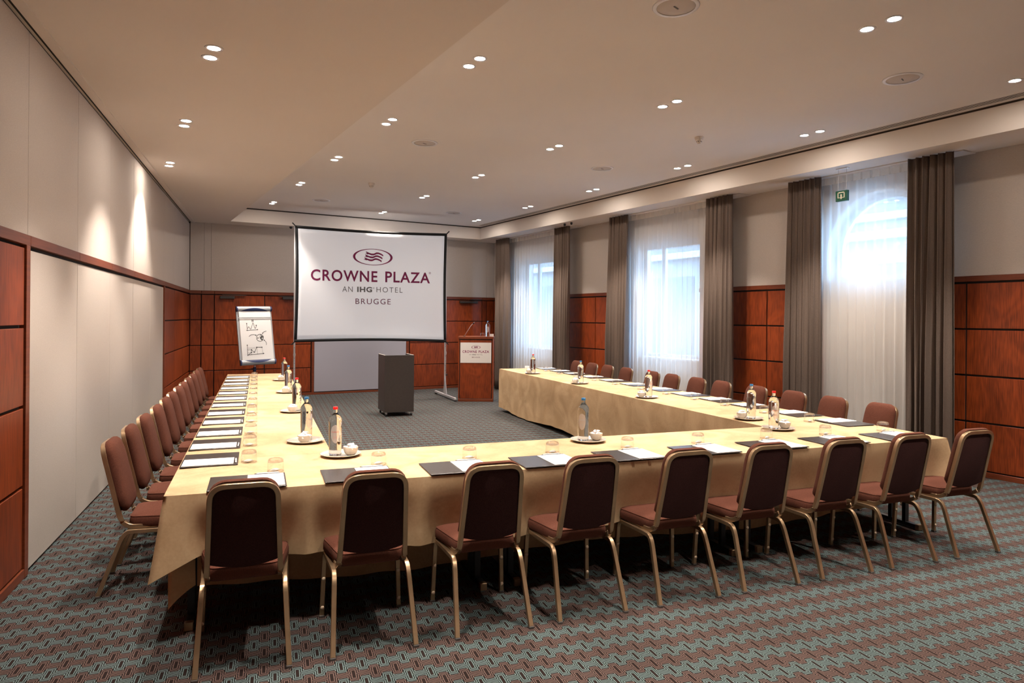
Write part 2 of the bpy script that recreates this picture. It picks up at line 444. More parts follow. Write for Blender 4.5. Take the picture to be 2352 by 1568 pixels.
# ------------------------------------------------------------------ frames
BB = 0.174
TU = Vector((cos(BB), -sin(BB), 0)); TV = Vector((sin(BB), cos(BB), 0))
def UV(u, v, z=0.0): return TU * u + TV * v + Vector((0, 0, z))
LD = Vector((sin(LA), cos(LA), 0)); LN = Vector((cos(LA), -sin(LA), 0))
def frame(o, ex, ey, ez=Vector((0, 0, 1))):
    T = Matrix.Identity(4)
    for i in range(3): T[i][0] = ex[i]; T[i][1] = ey[i]; T[i][2] = ez[i]; T[i][3] = o[i]
    return T
TL_ = frame(Vector((LP, 0, 0)), LD, -LN)          # x along wall, y out of the room (into wall)
TB_ = Matrix.Translation((0, BY, 0))              # x = world x, +y into wall
TR_ = frame(Vector((RX, 0, 0)), Vector((0, 1, 0)), Vector((1, 0, 0)))   # x = world y, +y into wall (left-handed frame ok for boxes)
def wbox(T, name, m, parent, x0, x1, z0, z1, y0, y1, bev=0.002):
    bm = B(x0, x1, y0, y1, z0, z1, bev=bev, T=T)
    bmesh.ops.recalc_face_normals(bm, faces=bm.faces)
    return obj(name, bm, m, parent)

# ------------------------------------------------------------------ floor
bm = bmesh.new()
vs = [bm.verts.new(p) for p in ((LP + sin(LA) / cos(LA) * YF - .02, YF, 0), (RX + .02, YF, 0), (RX + .02, BY + .02, 0), (LP + sin(LA) / cos(LA) * BY - .02, BY + .02, 0))]
bm.faces.new(vs)
r = bmesh.ops.extrude_face_region(bm, geom=bm.faces[:])
for g in r['geom']:
    if isinstance(g, bmesh.types.BMVert): g.co.z -= 0.1
bmesh.ops.recalc_face_normals(bm, faces=bm.faces)
floor = struct(obj('floor', bm, m_carpet))

# ------------------------------------------------------------------ ceiling
ceil = struct(obj('ceiling', B(LT - .05, RT + .03, YF, BT + .03, ZC + .03, ZC + .15), m_ceil))
# main field ends 3 cm short of the fascias: shadow gap
obj('ceiling_panel', B(LT, RT + .019, YF, BT + .019, ZC, ZC + .03), m_ceil, ceil)
xl = lambda y: LP + sin(LA) / cos(LA) * y
bm = bmesh.new()
prism(bm, [(xl(YF) - .3, YF), (LT, YF), (LT, BY + .3), (xl(BY) - .3, BY + .3)], ZS, ZC + .15)
bmesh.ops.recalc_face_normals(bm, faces=bm.faces)
obj('soffit', bm, m_soffit, ceil)
ZF = ZC - .026
obj('soffit', B(LT, RX + .3, BT, BY + .3, ZS, ZF), m_soffit, ceil)
obj('soffit', B(RT, RX + .3, YF, BT, ZS, ZF), m_soffit, ceil)
obj('shadow_gap', B(RT + .02, RX + .3, YF, BT + .02, ZF, ZC + .02), m_gapb, ceil)
obj('shadow_gap', B(LT, RX + .3, BT + .02, BY + .3, ZF, ZC + .02), m_gapb, ceil)
# track strip and slot along the movable wall
bm = bmesh.new(); box(bm, -3.5, 15.08, -.092, -.024, ZS - .012, ZS + .01, T=TL_); bmesh.ops.recalc_face_normals(bm, faces=bm.faces)
struct(obj('trim_1', bm, m_soffit))
bm = bmesh.new(); box(bm, -3.5, 15.08, -.022, -.005, ZS - .006, ZS + .01, T=TL_); bmesh.ops.recalc_face_normals(bm, faces=bm.faces)
struct(obj('trim_2', bm, m_gap))

# ------------------------------------------------------------------ left movable wall
bm = bmesh.new(); box(bm, -4.3, 15.4, .022, .25, 0, ZS, T=TL_); bmesh.ops.recalc_face_normals(bm, faces=bm.faces)
wall_l = struct(obj('wall_left', bm, m_gap))
J = [5.40 + 1.208 * k for k in range(-8, 9)]
J[-1] = 15.10
for k in range(len(J) - 1):
    a, b_ = J[k] + .003, J[k + 1] - .003
    wbox(TL_, 'wall_panel', m_fabric, wall_l, a, b_, 2.150, ZS - .03, .002, .03)
    wbox(TL_, 'chair_rail', m_woodtrim, wall_l, a - .001, b_ + .001, 2.085, 2.150, -.016, .03)
    if 5.3 < J[k] < 11.3:
        wbox(TL_, 'wall_panel', m_white_panel, wall_l, a, b_, 0.015, 2.060, .002, .03)
    else:
        if J[k] < 5.3 and J[k + 1] > 5.3: b_ = 5.315
        if J[k] > 11.3 and J[k] < 11.7: a = 11.47
        for z0, z1 in ((.065, .56), (.58, 1.06), (1.08, 1.56), (1.58, 2.06)):
            wbox(TL_, 'wood_panel', m_wood, wall_l, a + (.004 if J[k] > 11 else 0), b_ - .004, z0 + .004, z1 + .004, -.006, .03)
wbox(TL_, 'corner_trim', m_soffit, wall_l, 15.035, 15.100, 2.152, ZS - .002, -.006, .0015)
wbox(TL_, 'stile', m_woodtrim, wall_l, 5.325, 5.395, 0, 2.085, -.016, .03)
wbox(TL_, 'stile', m_woodtrim, wall_l, 11.405, 11.455, 0, 2.085, -.016, .03)
struct(wbox(TL_, 'baseboard_left', m_woodtrim, None, -4.2, 5.325, 0, .058, -.016, .03))
struct(wbox(TL_, 'baseboard_left', m_woodtrim, None, 11.455, 15.08, 0, .058, -.016, .03))

# ------------------------------------------------------------------ back wall
bm = B(0.9, RX + .4, .022, .3, 0, ZS, T=TB_)
wall_b = struct(obj('wall_back', bm, m_gap))
xb0 = xl(BY) + .01
for a, b_ in ((xb0, 1.55), (1.55, 1.68), (1.68, 3.67), (3.67, 5.81), (5.81, 7.833), (7.833, RX)):
    wbox(TB_, 'wall_panel', m_fabric, wall_b, a + .0015, b_ - .0015, 2.145, ZS, .0, .03)
for a, b_ in ((xb0, 1.507), (1.507, 1.742), (1.742, 2.694), (2.694, 3.65), (3.65, 5.80), (5.80, 7.708), (7.708, 7.833), (7.833, RX)):
    wbox(TB_, 'chair_rail', m_woodtrim, wall_b, a + .002, b_ - .002, 2.08, 2.143, -.012, .03)
    if a == 3.65: continue
    for z0, z1 in ((.07, .565), (.580, 1.063), (1.078, 1.563), (1.578, 2.062)):
        a2 = a if a != 5.80 else 5.856
        b2 = b_ if b_ != 3.65 else 3.636
        g = .009
        wbox(TB_, 'wood_panel', m_wood, wall_b, a2 + g, b2 - g, z0, z1, -.004, .03)
wbox(TB_, 'stile', m_woodtrim, wall_b, 3.650, 3.702, 0, 2.08, -.014, .03)
wbox(TB_, 'stile', m_woodtrim, wall_b, 5.773, 5.838, 0, 2.08, -.014, .03)
wbox(TB_, 'wall_panel', m_lav_panel, wall_b, 3.704, 5.771, .058, 2.07, -.002, .03)
struct(wbox(TB_, 'baseboard_back', m_woodtrim, None, xb0, 3.65, 0, .056, -.014, .03))
struct(wbox(TB_, 'baseboard_back', m_woodtrim, None, 3.702, 5.773, 0, .040, -.014, .03))
struct(wbox(TB_, 'baseboard_back', m_woodtrim, None, 5.838, RX - .01, 0, .056, -.014, .03))

# ------------------------------------------------------------------ right wall with window openings
TH = 0.36
bm = bmesh.new()
def rb(y0, y1, z0, z1): box(bm, RX + .022, RX + TH, y0, y1, z0, z1)
ys = [YF]; 
edges = [(4.16, 5.63), (7.87, 9.40), (11.88, 13.41)]
prev = YF
for (y0, y1, z0, z1, arch) in WIN:
    rb(prev, y0, 0, ZS)
    rb(y0, y1, 0, z0)
    if not arch: rb(y0, y1, z1, ZS)
    else:
        R = (y1 - y0) / 2; cy = (y0 + y1) / 2; zc = z1 - R; n = 20
        for k in range(n):
            a0 = pi - pi * k / n; a1 = pi - pi * (k + 1) / n
            pts = [(cy + R * cos(a0), zc + R * sin(a0)), (cy + R * cos(a1), zc + R * sin(a1)), (cy + R * cos(a1), ZS), (cy + R * cos(a0), ZS)]
            prism(bm, pts, RX + .022, RX + TH, swap=lambda a, b, z: (z, a, b))
    prev = y1
rb(prev, BY + .3, 0, ZS)
bmesh.ops.recalc_face_normals(bm, faces=bm.faces)
wall_r = struct(obj('wall_right', bm, m_white_panel))
def rpanel(name, m, y0, y1, z0, z1, o0=-.002, o1=.03, bev=.002):
    return wbox(TR_, name, m, wall_r, y0, y1, z0, z1, o0, o1, bev)
# upper fabric fields, piers between the windows
for y0, y1 in ((-1.3, 1.2), (1.2, 4.16), (5.63, 7.87), (9.40, 11.88), (13.41, BY)):
    rpanel('wall_panel', m_fabric, y0 + .001, y1 - .001, 2.145, ZS)
rpanel('wall_panel', m_fabric, -4, -1.3, 2.145, ZS)
for y0, y1 in ((7.87, 9.40), (11.88, 13.41)):
    rpanel('wall_panel', m_fabric, y0 + .001, y1 - .001, 2.951, ZS)
    rpanel('wall_panel', m_fabric, y0 + .001, y1 - .001, 0.0, .979)
rpanel('wall_panel', m_fabric, 4.161, 5.629, 0.0, 2.149)
# around the arch
bm = bmesh.new(); R = .735; cy = 4.895; zc = 3.24 - R; n = 20
for k in range(n):
    a0 = pi - pi * k / n; a1 = pi - pi * (k + 1) / n
    prism(bm, [(cy + R * cos(a0), zc + R * sin(a0)), (cy + R * cos(a1), zc + R * sin(a1)), (cy + R * cos(a1), ZS), (cy + R * cos(a0), ZS)], RX - .002, RX + .03, swap=lambda a, b, z: (z, a, b))
bmesh.ops.recalc_face_normals(bm, faces=bm.faces)
obj('wall_panel', bm, m_fabric, wall_r)
for y0, y1 in ((-4, -2.35), (-2.35, -1.08), (-1.08, .19), (.19, 1.44), (1.44, 2.69), (2.69, 3.944), (3.944, 4.16), (5.63, 6.57), (6.57, 7.87), (9.40, 10.563), (10.563, 11.88), (13.41, 14.05), (14.05, BY)):
    rpanel('chair_rail', m_woodtrim, y0, y1, 2.085, 2.145, -.012)
    wbox(TR_, 'joint', m_gap, wall_r, y0, y1, 0, 2.085, .012, .03, 0)
    for z0, z1 in ((.07, .562), (.582, 1.061), (1.081, 1.561), (1.581, 2.062)):
        rpanel('wood_panel', m_wood, y0 + .009, y1 - .009, z0, z1, -.004, .02)
for y0, y1 in ((-4, 4.16), (5.63, 7.87), (9.40, 11.88), (13.41, BY - .02)):
    struct(wbox(TR_, 'baseboard_right', m_woodtrim, None, y0, y1, 0, .056, -.014, .02))
# front wall behind the camera
bm = B(-2.8, RX + .4, YF - .2, YF, 0, ZC + .1); struct(obj('wall_front', bm, m_fabric))

# ------------------------------------------------------------------ windows
def ring(bm, pts_o, pts_i, x0, x1):
    n = len(pts_o)
    vo = [[bm.verts.new((x, *p)) for p in pts_o] for x in (x0, x1)]; vi = [[bm.verts.new((x, *p)) for p in pts_i] for x in (x0, x1)]
    for i in range(n):
        j = (i + 1) % n
        bm.faces.new((vo[0][i], vo[0][j], vi[0][j], vi[0][i])); bm.faces.new((vo[1][i], vi[1][i], vi[1][j], vo[1][j]))
        bm.faces.new((vo[0][i], vo[1][i], vo[1][j], vo[0][j])); bm.faces.new((vi[0][i], vi[0][j], vi[1][j], vi[1][i]))
    bmesh.ops.recalc_face_normals(bm, faces=bm.faces)
def win_outline(y0, y1, z0, z1, arch, d=0.0):
    y0 += d; y1 -= d; z0 += d; z1 -= d
    if not arch: return [(y0, z0), (y1, z0), (y1, z1), (y0, z1)]
    R = (y1 - y0) / 2; cy = (y0 + y1) / 2; zc = z1 - R
    return [(y0, z0), (y1, z0)] + [(cy + R * cos(pi * k / 20), zc + R * sin(pi * k / 20)) for k in range(21)]
for i, (y0, y1, z0, z1, arch) in enumerate(WIN):
    win = struct(bpy.data.objects.new('window_%d' % (i + 1), None)); COL.objects.link(win)
    bm = bmesh.new(); ring(bm, win_outline(y0, y1, z0, z1, arch), win_outline(y0, y1, z0, z1, arch, .075), RX + .20, RX + .26)
    obj('window_frame', bm, m_frame, win)
    pts = win_outline(y0, y1, z0, z1, arch, .07)
    if arch:
        bm = bmesh.new(); prism(bm, pts, RX + .226, RX + .232, swap=lambda a, b, z: (z, a, b)); obj('pane', bm, m_pane, win)
    else:
        ym = y0 + (y1 - y0) * .68
        for a, b_ in ((y0 + .07, ym - .03), (ym + .03, y1 - .07)):
            obj('pane', B(RX + .226, RX + .232, a, b_, z0 + .07, z1 - .07), m_pane, win)
        obj('mullion', B(RX + .20, RX + .26, ym - .045, ym + .045, z0 + .075, z1 - .075, bev=.004), m_frame, win)
    obj('window_sill', B(RX + .03, RX + .20, y0 + .002, y1 - .002, z0 + .001, z0 + .02), m_frame, win)

# ------------------------------------------------------------------ street outside
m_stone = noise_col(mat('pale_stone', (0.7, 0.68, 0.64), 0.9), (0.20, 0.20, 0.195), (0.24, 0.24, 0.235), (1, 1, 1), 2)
m_brick = noise_col(mat('pale_brick', (0.55, 0.5, 0.46), 0.9), (0.50, 0.45, 0.41), (0.62, 0.57, 0.53), (1, 1, 4), 9)
m_dark = mat('shop_window', (0.07, 0.08, 0.09), 0.3)
m_cornice = mat('cornice_stone', (0.34, 0.34, 0.33), 0.9)
m_asph = mat('paving', (0.22, 0.22, 0.22), 0.9)
FX = 15.6
bld = thing('street_building', 'pale stone building with cornices across the street, seen through the net curtains', 'building', (FX, 20, -.6))
def fb(name, m, y0, y1, z0, z1, x0, x1):
    o = obj(name, B(x0, x1, y0 - 20, y1 - 20, z0 + .6, z1 + .6, bev=.01), m, bld); return o
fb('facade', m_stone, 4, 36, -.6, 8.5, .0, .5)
for z0, z1, d in ((3.55, 3.75, .28), (4.0, 4.18, .16), (4.55, 4.8, .35), (7.4, 7.6, .2)):
    fb('cornice', m_cornice, 4, 36, z0, z1, -d, 0)
for k in range(9):
    yy = 5.0 + k * 3.5
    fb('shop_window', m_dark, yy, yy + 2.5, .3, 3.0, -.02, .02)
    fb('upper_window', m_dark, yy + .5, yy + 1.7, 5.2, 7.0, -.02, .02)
tag(obj('pavement', B(RX + TH + .01, FX, 2, 36, -.7, -.6), m_asph), 'grey street paving beyond the windows', 'street')
sg = thing('no_parking_sign', 'round red and white street sign seen dimly through the near net curtain', 'sign', (14.1, 9.35, 2.78), radians(-12))
m_sr = mat('sign_red', (0.55, 0.05, 0.06), 0.5); m_sw = mat('sign_field', (0.65, 0.68, 0.8), 0.5)
Rx90 = Matrix.Rotation(radians(90), 4, 'X')
bm = bmesh.new(); lathe(bm, [(0, 0), (.32, 0), (.32, .02), (0, .02)], 32, T=Rx90); obj('plate', bm, m_sr, sg)
bm = bmesh.new(); lathe(bm, [(0, .021), (.24, .021), (.24, .025), (0, .025)], 32, T=Rx90); obj('field', bm, m_sw, sg)
obj('bar', B(-.24, .24, -.032, -.026, -.03, .03, T=Matrix.Rotation(radians(45), 4, 'Y')), m_sr, sg)
obj('post', B(-.03, .03, .0, .05, -3.36, .3), m_alu, sg)

# ------------------------------------------------------------------ curtains
def sheet(y0, y1, z0, z1, x, amp, nf, seed, top_pinch=1.0, bottom=1.0, flare=0.0, nz=14, per=10, jit=.35):
    rnd = random.Random(seed)
    ph = [rnd.uniform(-jit, jit) for _ in range(nf + 2)]; am = [rnd.uniform(.6, 1.25) for _ in range(nf + 2)]
    n = nf * per
    bm = bmesh.new(); rows = []
    for k in range(nz + 1):
        t = k / nz; z = z1 + (z0 - z1) * t; row = []
        for i in range(n + 1):
            s = i / n * nf; f = int(min(s, nf - 1e-6)); fr = s - f
            a = (am[f] * (1 - fr) + am[f + 1] * fr) * amp * (top_pinch + (bottom - top_pinch) * min(1, t * 1.6))
            p = ph[f] * (1 - fr) + ph[f + 1] * fr
            off = a * sin(2 * pi * (s + p * t * .6)) + a * .3 * sin(4 * pi * s + 3 * p)
            yc = y0 + (y1 - y0) * i / n
            yy = yc + (yc - (y0 + y1) / 2) * flare * t + a * .25 * sin(2 * pi * s * 2 + p * 4) * .4
            row.append(bm.verts.new((x + off, yy, z)))
        rows.append(row)
    for A, Bq in zip(rows, rows[1:]):
        for i in range(n): bm.faces.new((A[i], A[i + 1], Bq[i + 1], Bq[i]))
    return bm
drapes = [(3.92, 4.40, 'right of the near arched window'), (5.50, 5.97, 'left of the near arched window'),
          (6.93, 7.42, 'right of the middle window'), (9.25, 9.73, 'left of the middle window'),
          (11.00, 11.48, 'right of the far window'), (13.36, 13.92, 'left of the far window beside the lectern')]
for i, (y0, y1, w_) in enumerate(drapes):
    o = obj('curtain', sheet(y0, y1, .015, ZS - .012, 7.70, .052, 6, 10 + i, .55, 1.1, .06 if i % 2 else .05, 16, 14, .9), m_drape, None, True)
    md = o.modifiers.new('thick', 'SOLIDIFY'); md.thickness = .004
    tag(o, 'taupe brown floor-length pleated drape ' + w_, 'curtain', 'taupe drapes at the windows')
for i, (y0, y1, w_) in enumerate(((4.28, 5.72, 'over the near arched window'), (7.28, 9.48, 'over the middle window'), (11.30, 13.62, 'over the far window'))):
    nf = int((y1 - y0) / .115)
    o = obj('net_curtain', sheet(y0, y1, .02, ZS - .10, 7.87, .024, nf, 30 + i, .35, 1.2, 0, 12, 8), m_sheer, None, True)
    tag(o, 'white translucent net curtain ' + w_, 'curtain', 'net curtains')
    bm = bmesh.new(); n = nf * 10; rows = []
    for z in (ZS - .012, ZS - .035, ZS - .10):
        row = []
        for k in range(n + 1):
            s = k / n * nf; fr = s - int(s)
            pk = max(0, 1 - abs(fr - .5) / .12); row.append(bm.verts.new((7.868 - .022 * pk, y0 + (y1 - y0) * k / n, z)))
        rows.append(row)
    for A, Bq in zip(rows, rows[1:]):
        for k in range(n): bm.faces.new((A[k], A[k + 1], Bq[k + 1], Bq[k]))
    obj('heading', bm, m_sheerband, o, False)
for y0, y1, w_ in ((3.86, 6.02, 'near'), (6.86, 9.80, 'middle'), (10.92, 14.0, 'far')):
    o = obj('curtain_track', B(7.775, RX - .004, y0, y1, ZS - .012, ZS - .001, bev=.002), m_soffit)
    tag(o, 'cream curtain track board under the soffit over the %s window' % w_, 'curtain track', 'curtain tracks')

# ------------------------------------------------------------------ ceiling fixtures
bm = bmesh.new(); lathe(bm, [(.042, -.004), (.058, -.006), (.060, 0.0), (.042, .0)], 28)
me_ring = bpy.data.meshes.new('trim_ring'); bm.to_mesh(me_ring); bm.free(); me_ring.materials.append(m_white)
for p in me_ring.polygons: p.use_smooth = True
bm = bmesh.new(); lathe(bm, [(0, -.006), (.025, -.005), (.043, -.002), (.043, 0)], 24)
me_lamp = bpy.data.meshes.new('lamp'); bm.to_mesh(me_lamp); bm.free(); me_lamp.materials.append(m_lamp)
cn = ['lowered left ceiling', 'left column of main ceiling', 'middle column of main ceiling', 'right column of main ceiling']
od = ['first', 'second', 'third', 'fourth', 'fifth', 'sixth']
for ci, (cx, cz, ys) in enumerate(COLS):
    for yi, y in enumerate(ys):
        for di, d in enumerate((-.1, .1)):
            t = thing('downlight', 'downlight, %s one of the %s pair from the back, %s' % ('far' if di else 'near', od[len(ys) - 1 - yi], cn[ci]), 'ceiling light', (cx, y + d, cz), 0, 'recessed downlights in pairs')
            link('trim_ring', me_ring, None, t); link('lamp', me_lamp, None, t)
for i, (x, y, w_) in enumerate(((3.272, 3.44, 'left column, nearest the camera'), (5.925, 3.44, 'right column, nearest the camera'), (3.25, 7.69, 'left column, in the middle of the room'), (5.92, 7.66, 'right column, in the middle of the room'), (3.26, 12.46, 'left column, near the projection screen'), (5.925, 12.49, 'right column, near the lectern'))):
    t = thing('ceiling_speaker', 'large round white ceiling loudspeaker, ' + w_, 'speaker', (x, y, ZC), radians(18), 'round ceiling loudspeakers')
    bm = bmesh.new(); lathe(bm, [(.130, -.007), (.152, -.009), (.158, 0), (.130, 0)], 40); obj('rim', bm, m_white, t, True)
    bm = bmesh.new(); lathe(bm, [(0, -.008), (.06, -.008), (.130, -.004), (.132, 0)], 40); obj('grille', bm, m_grille, t, True)
    bm = B(-.028, .028, -.005, .005, -.0105, -.0085); obj('badge', bm, m_cap, t)
for x, y, w_ in ((5.853, 5.76, 'nearer, between the middle and right light columns'), (3.513, 10.44, 'farther, in front of the projection screen')):
    t = thing('smoke_detector', 'small cream smoke detector on the ceiling, ' + w_, 'smoke detector', (x, y, ZC), 0, 'smoke detectors')
    bm = bmesh.new(); lathe(bm, [(0.051, 0), (.051, -.012), (.047, -.030), (.040, -.034), (0, -.034)], 28); obj('base', bm, m_soffit, t, True)
    bm = bmesh.new(); lathe(bm, [(0.036, -.034), (.035, -.046), (.024, -.060), (.022, -.075), (0, -.078)], 24); obj('sensor', bm, m_soffit, t, True)
    for k in range(6):
        a = k * pi / 3; bm = B(-.007, .007, -.002, .002, -.056, -.050, T=Matrix.Rotation(a, 4, 'Z') @ Matrix.Translation((0, -.030, 0))); obj('vent_slot', bm, m_black, t)
# linear slot diffuser
t = thing('slot_diffuser', 'long black-lined slot air diffuser running along the right side of the ceiling', 'air vent', (7.255, 5, ZC))
obj('frame', B(-.062, .062, -9, 8.9, -.003, .0), m_ceil, t)
for k in range(4):
    x = -.045 + k * .030; obj('slot', B(x - .006, x + .006, -8.95, 8.85, -.0045, -.0032), m_gap, t)
# small black ceiling spots
for x, y, w_ in ((7.50, 10.64, 'nearer of the two'), (7.50, 10.86, 'farther of the two')):
    bm = bmesh.new(); lathe(bm, [(.022, 0), (.022, -.03), (.014, -.045), (0, -.045)], 16)
    o = obj('ceiling_sensor', bm, m_black, None, True); o.location = (x, y, ZS)
    tag(o, 'tiny black sensor under the right soffit, %s' % w_, 'sensor', 'black soffit sensors')
bm = bmesh.new(); lathe(bm, [(.03, 0), (.03, -.02), (.016, -.04), (0, -.04)], 16)
o = obj('ceiling_sensor', bm, m_black, None, True); o.location = (3.13, 14.3, ZS)
tag(o, 'tiny black sensor under the back soffit left of the projection screen', 'sensor')

# exit sign hung from the soffit
t = thing('exit_sign', 'small green hanging emergency exit sign with pale frame and down arrow', 'sign', (7.53, 5.085, ZS), 0)
obj('mounting_plate', B(-.02, .02, -.075, .075, -.012, 0, bev=.002), m_white, t)
for y in (-.052, .052):
    bm = bmesh.new(); tube(bm, [(0, y, -.01), (0, y, -.272)], .0022, 6); obj('rod', bm, m_alu, t)
obj('sign_box', B(-.022, .022, -.075, .075, -.396, -.270, bev=.003), m_green, t)
bm = bmesh.new()
def sq(a, b_, c, d): box(bm, -.0245, -.0215, a, b_, c, d)
sq(-.046, -.034, -.355, -.288); sq(.034, .046, -.355, -.288); sq(-.046, .046, -.298, -.288); sq(-.046, -.018, -.358, -.350); sq(.018, .046, -.358, -.350)
sq(-.009, .009, -.350, -.315)
prism(bm, [(-.019, -.350), (.019, -.350), (0, -.374)], -.0245, -.0215, swap=lambda a, b, z: (z, a, b))
bmesh.ops.recalc_face_normals(bm, faces=bm.faces)
obj('pictogram', bm, m_signw, t)
# door closers on the back wall
def closer(x0, x1, z, xa, xb, za, w_, gap=.0):
    t = thing('door_closer', w_, 'door closer', ((x0 + x1) / 2, BY - .004, z), 0, 'door closers on the back wall')
    h = (x1 - x0) / 2
    obj('body', B(-h, h, -.05, -.0, -.028, .028, bev=.004), m_case, t)
    obj('arm', B(xa - (x0 + x1) / 2, xb - (x0 + x1) / 2, -.045, -.02, za - z - .008, za - z + .008, bev=.002), m_case, t)
closer(1.84, 2.11, 2.02, 1.88, 2.33, 2.065, 'dark door closer above the flip chart, at the far left')
closer(3.04, 3.30, 2.03, 2.98, 3.36, 2.06, 'dark door closer half hidden behind the left edge of the screen')
closer(7.10, 7.57, 2.025, 7.38, 7.68, 2.085, 'dark door closer above the lectern microphone')

# ------------------------------------------------------------------ chairs
def make_chair():
    t = thing('banquet_chair', '', 'chair')
    for s in (-1, 1):
        rail_y0, rail_y1 = .20, .44
        rear = smooth_path([(s * .203, .0, .012), (s * .186, .118, .338), (s * .184, .150, .366), (s * .185, rail_y0, .366)], [.03, .03], 4)
        rear = smooth_path([(s * .203, .0, .010), (s * .185, .130, .366), (s * .185, rail_y0, .366)], .075, 8)
        bm = bmesh.new(); sweep(bm, rear, .024, .024); bmesh.ops.recalc_face_normals(bm, faces=bm.faces)
        lg = sharp(obj('leg', bm, m_bronze, t, True))
        obj('foot_cap', B(s * .203 - .014, s * .203 + .014, -.014, .014, .0, .012, bev=.002), m_cap, lg)
        front = smooth_path([(s * .212, .507, .010), (s * .200, .494, .366), (s * .197, rail_y1, .366)], .06, 8)
        bm = bmesh.new(); sweep(bm, front, .024, .024); bmesh.ops.recalc_face_normals(bm, faces=bm.faces)
        lg = sharp(obj('leg', bm, m_bronze, t, True))
        obj('foot_cap', B(s * .212 - .014, s * .212 + .014, .493, .521, .0, .012, bev=.002), m_cap, lg)
        for z in (.055, .215):
            bm = bmesh.new(); lathe(bm, [(0, .006), (.006, .0055), (.0105, .002), (.0105, 0)], 14, T=Matrix.Translation((s * (.212 - z * .034), .4935 - z * .036, z)) @ Matrix.Rotation(radians(90), 4, 'X'))
            bmesh.ops.recalc_face_normals(bm, faces=bm.faces)
            obj('stacking_button', bm, m_button, lg, True)
        bm = bmesh.new(); sweep(bm, [(s * .185, rail_y0, .366), (s * .197, rail_y1, .366)], .024, .024); bmesh.ops.recalc_face_normals(bm, faces=bm.faces)
        sharp(obj('side_rail', bm, m_bronze, t, True))
    # back frame: one bent tube
    half = [(.168, .42, .391), (.165, .135, .391), (.164, .096, .448), (.152, .052, .635), (.146, .004, .868), (0, .003, .870)]
    L_ = smooth_path([(-x, y, z) for x, y, z in half[:-1]] + [(0, .002, .871)] , [.05, .03, .1, .06], 6)
    full = smooth_path([(-.166, .40, .391), (-.165, .118, .391), (-.146, .004, .870), (.146, .004, .870), (.165, .118, .391), (.166, .40, .391)], [.075, .072, .072, .075], 8)
    bm = bmesh.new()
    nv = Vector((0, 1, .24)).normalized()
    def sd(i):
        p = full[i]
        if p.z < .44 and p.y > .10:
            k = min(1, max(0, (p.y - .10) / .06)); return (nv * (1 - k) + Vector((0, 0, 1)) * k * -1 + Vector((0, .001, 0))).normalized() if False else Vector((1, 0, 0))
        return None
    # tube is square: a constant lateral reference works for legs of the U, a depth reference for the whole U
    sweep(bm, full, .026, .024, side=lambda i: (Vector((0, 1, 0)) if full[i].z > .46 else (Vector((0, 1, 0)) if full[i].y < .10 else Vector((0, (.16 - full[i].y) / .06, -1 + 0 * full[i].y)) if full[i].y < .16 else Vector((0, 0, -1)))), cham=.14)
    bmesh.ops.recalc_face_normals(bm, faces=bm.faces)
    sharp(obj('back_frame', bm, m_bronze, t, True), 30)
    # back cushion and rear panel in the plane of the back
    def back_slab(hw0, hw1, z0, z1, sag, rad, y_front, y_back, bulge, cb=.04):
        """superellipse-like slab in the reclined back plane"""
        bm = bmesh.new()
        def ctr(z): return .104 - (z - .43) * .229          # y of the frame centre line at height z
        out = []
        m_ = 48
        pts = []
        c = cb / .6
        def hw(z): return hw0 + (hw1 - hw0) * (z - z0) / (z1 - z0)
        # outline polygon: bottom (sagging) -> right -> top -> left
        nb = 8
        for k in range(nb + 1):
            x = -1 + 2 * k / nb; pts.append((x * (hw(z0) - c * .6), z0 - sag * (1 - x * x)))
        pts.append((hw(z0), z0 + c * .6))
        for k in range(1, 4): z = z0 + (z1 - z0) * k / 4; pts.append((hw(z), z))
        for k in range(7):
            a = pi / 2 * k / 6; pts.append((hw(z1) - rad + rad * cos(a), z1 - rad + rad * sin(a)))
        for k in range(7):
            a = pi / 2 + pi / 2 * k / 6; pts.append((-hw(z1) + rad + rad * cos(a), z1 - rad + rad * sin(a)))
        for k in (3, 2, 1): z = z0 + (z1 - z0) * k / 4; pts.append((-hw(z), z))
        pts.append((-hw(z0), z0 + c * .6))
        cx, cz_ = 0, (z0 + z1) / 2
        def ringv(sc, y, inset=0.0):
            r = []
            for x, z in pts:
                xx = x * (1 - (1 - sc)) if sc < 1 else x
                xx = x * sc; zz = cz_ + (z - cz_) * (1 - (1 - sc) * .8)
                r.append(bm.verts.new((xx, ctr(zz) + y, zz)))
            return r
        rings = [ringv(.97, y_back), ringv(1.0, y_back + (y_front - y_back) * .25), ringv(1.0, y_back + (y_front - y_back) * .6), ringv(.94, y_front - bulge * .25), ringv(.8, y_front + bulge * .35), ringv(.45, y_front + bulge * .85)]
        n = len(pts)
        for A, Bq in zip(rings, rings[1:]):
            for i in range(n): bm.faces.new((A[i], A[(i + 1) % n], Bq[(i + 1) % n], Bq[i]))
        bm.faces.new(rings[0][::-1])
        cv = bm.verts.new((0, ctr(cz_) + y_front + bulge, cz_))
        for i in range(n): bm.faces.new((rings[-1][i], rings[-1][(i + 1) % n], cv))
        bmesh.ops.recalc_face_normals(bm, faces=bm.faces)
        return bm
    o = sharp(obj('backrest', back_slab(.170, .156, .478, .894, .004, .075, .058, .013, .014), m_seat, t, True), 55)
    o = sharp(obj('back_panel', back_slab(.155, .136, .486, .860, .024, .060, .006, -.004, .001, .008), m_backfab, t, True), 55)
    # seat
    bm = bmesh.new()
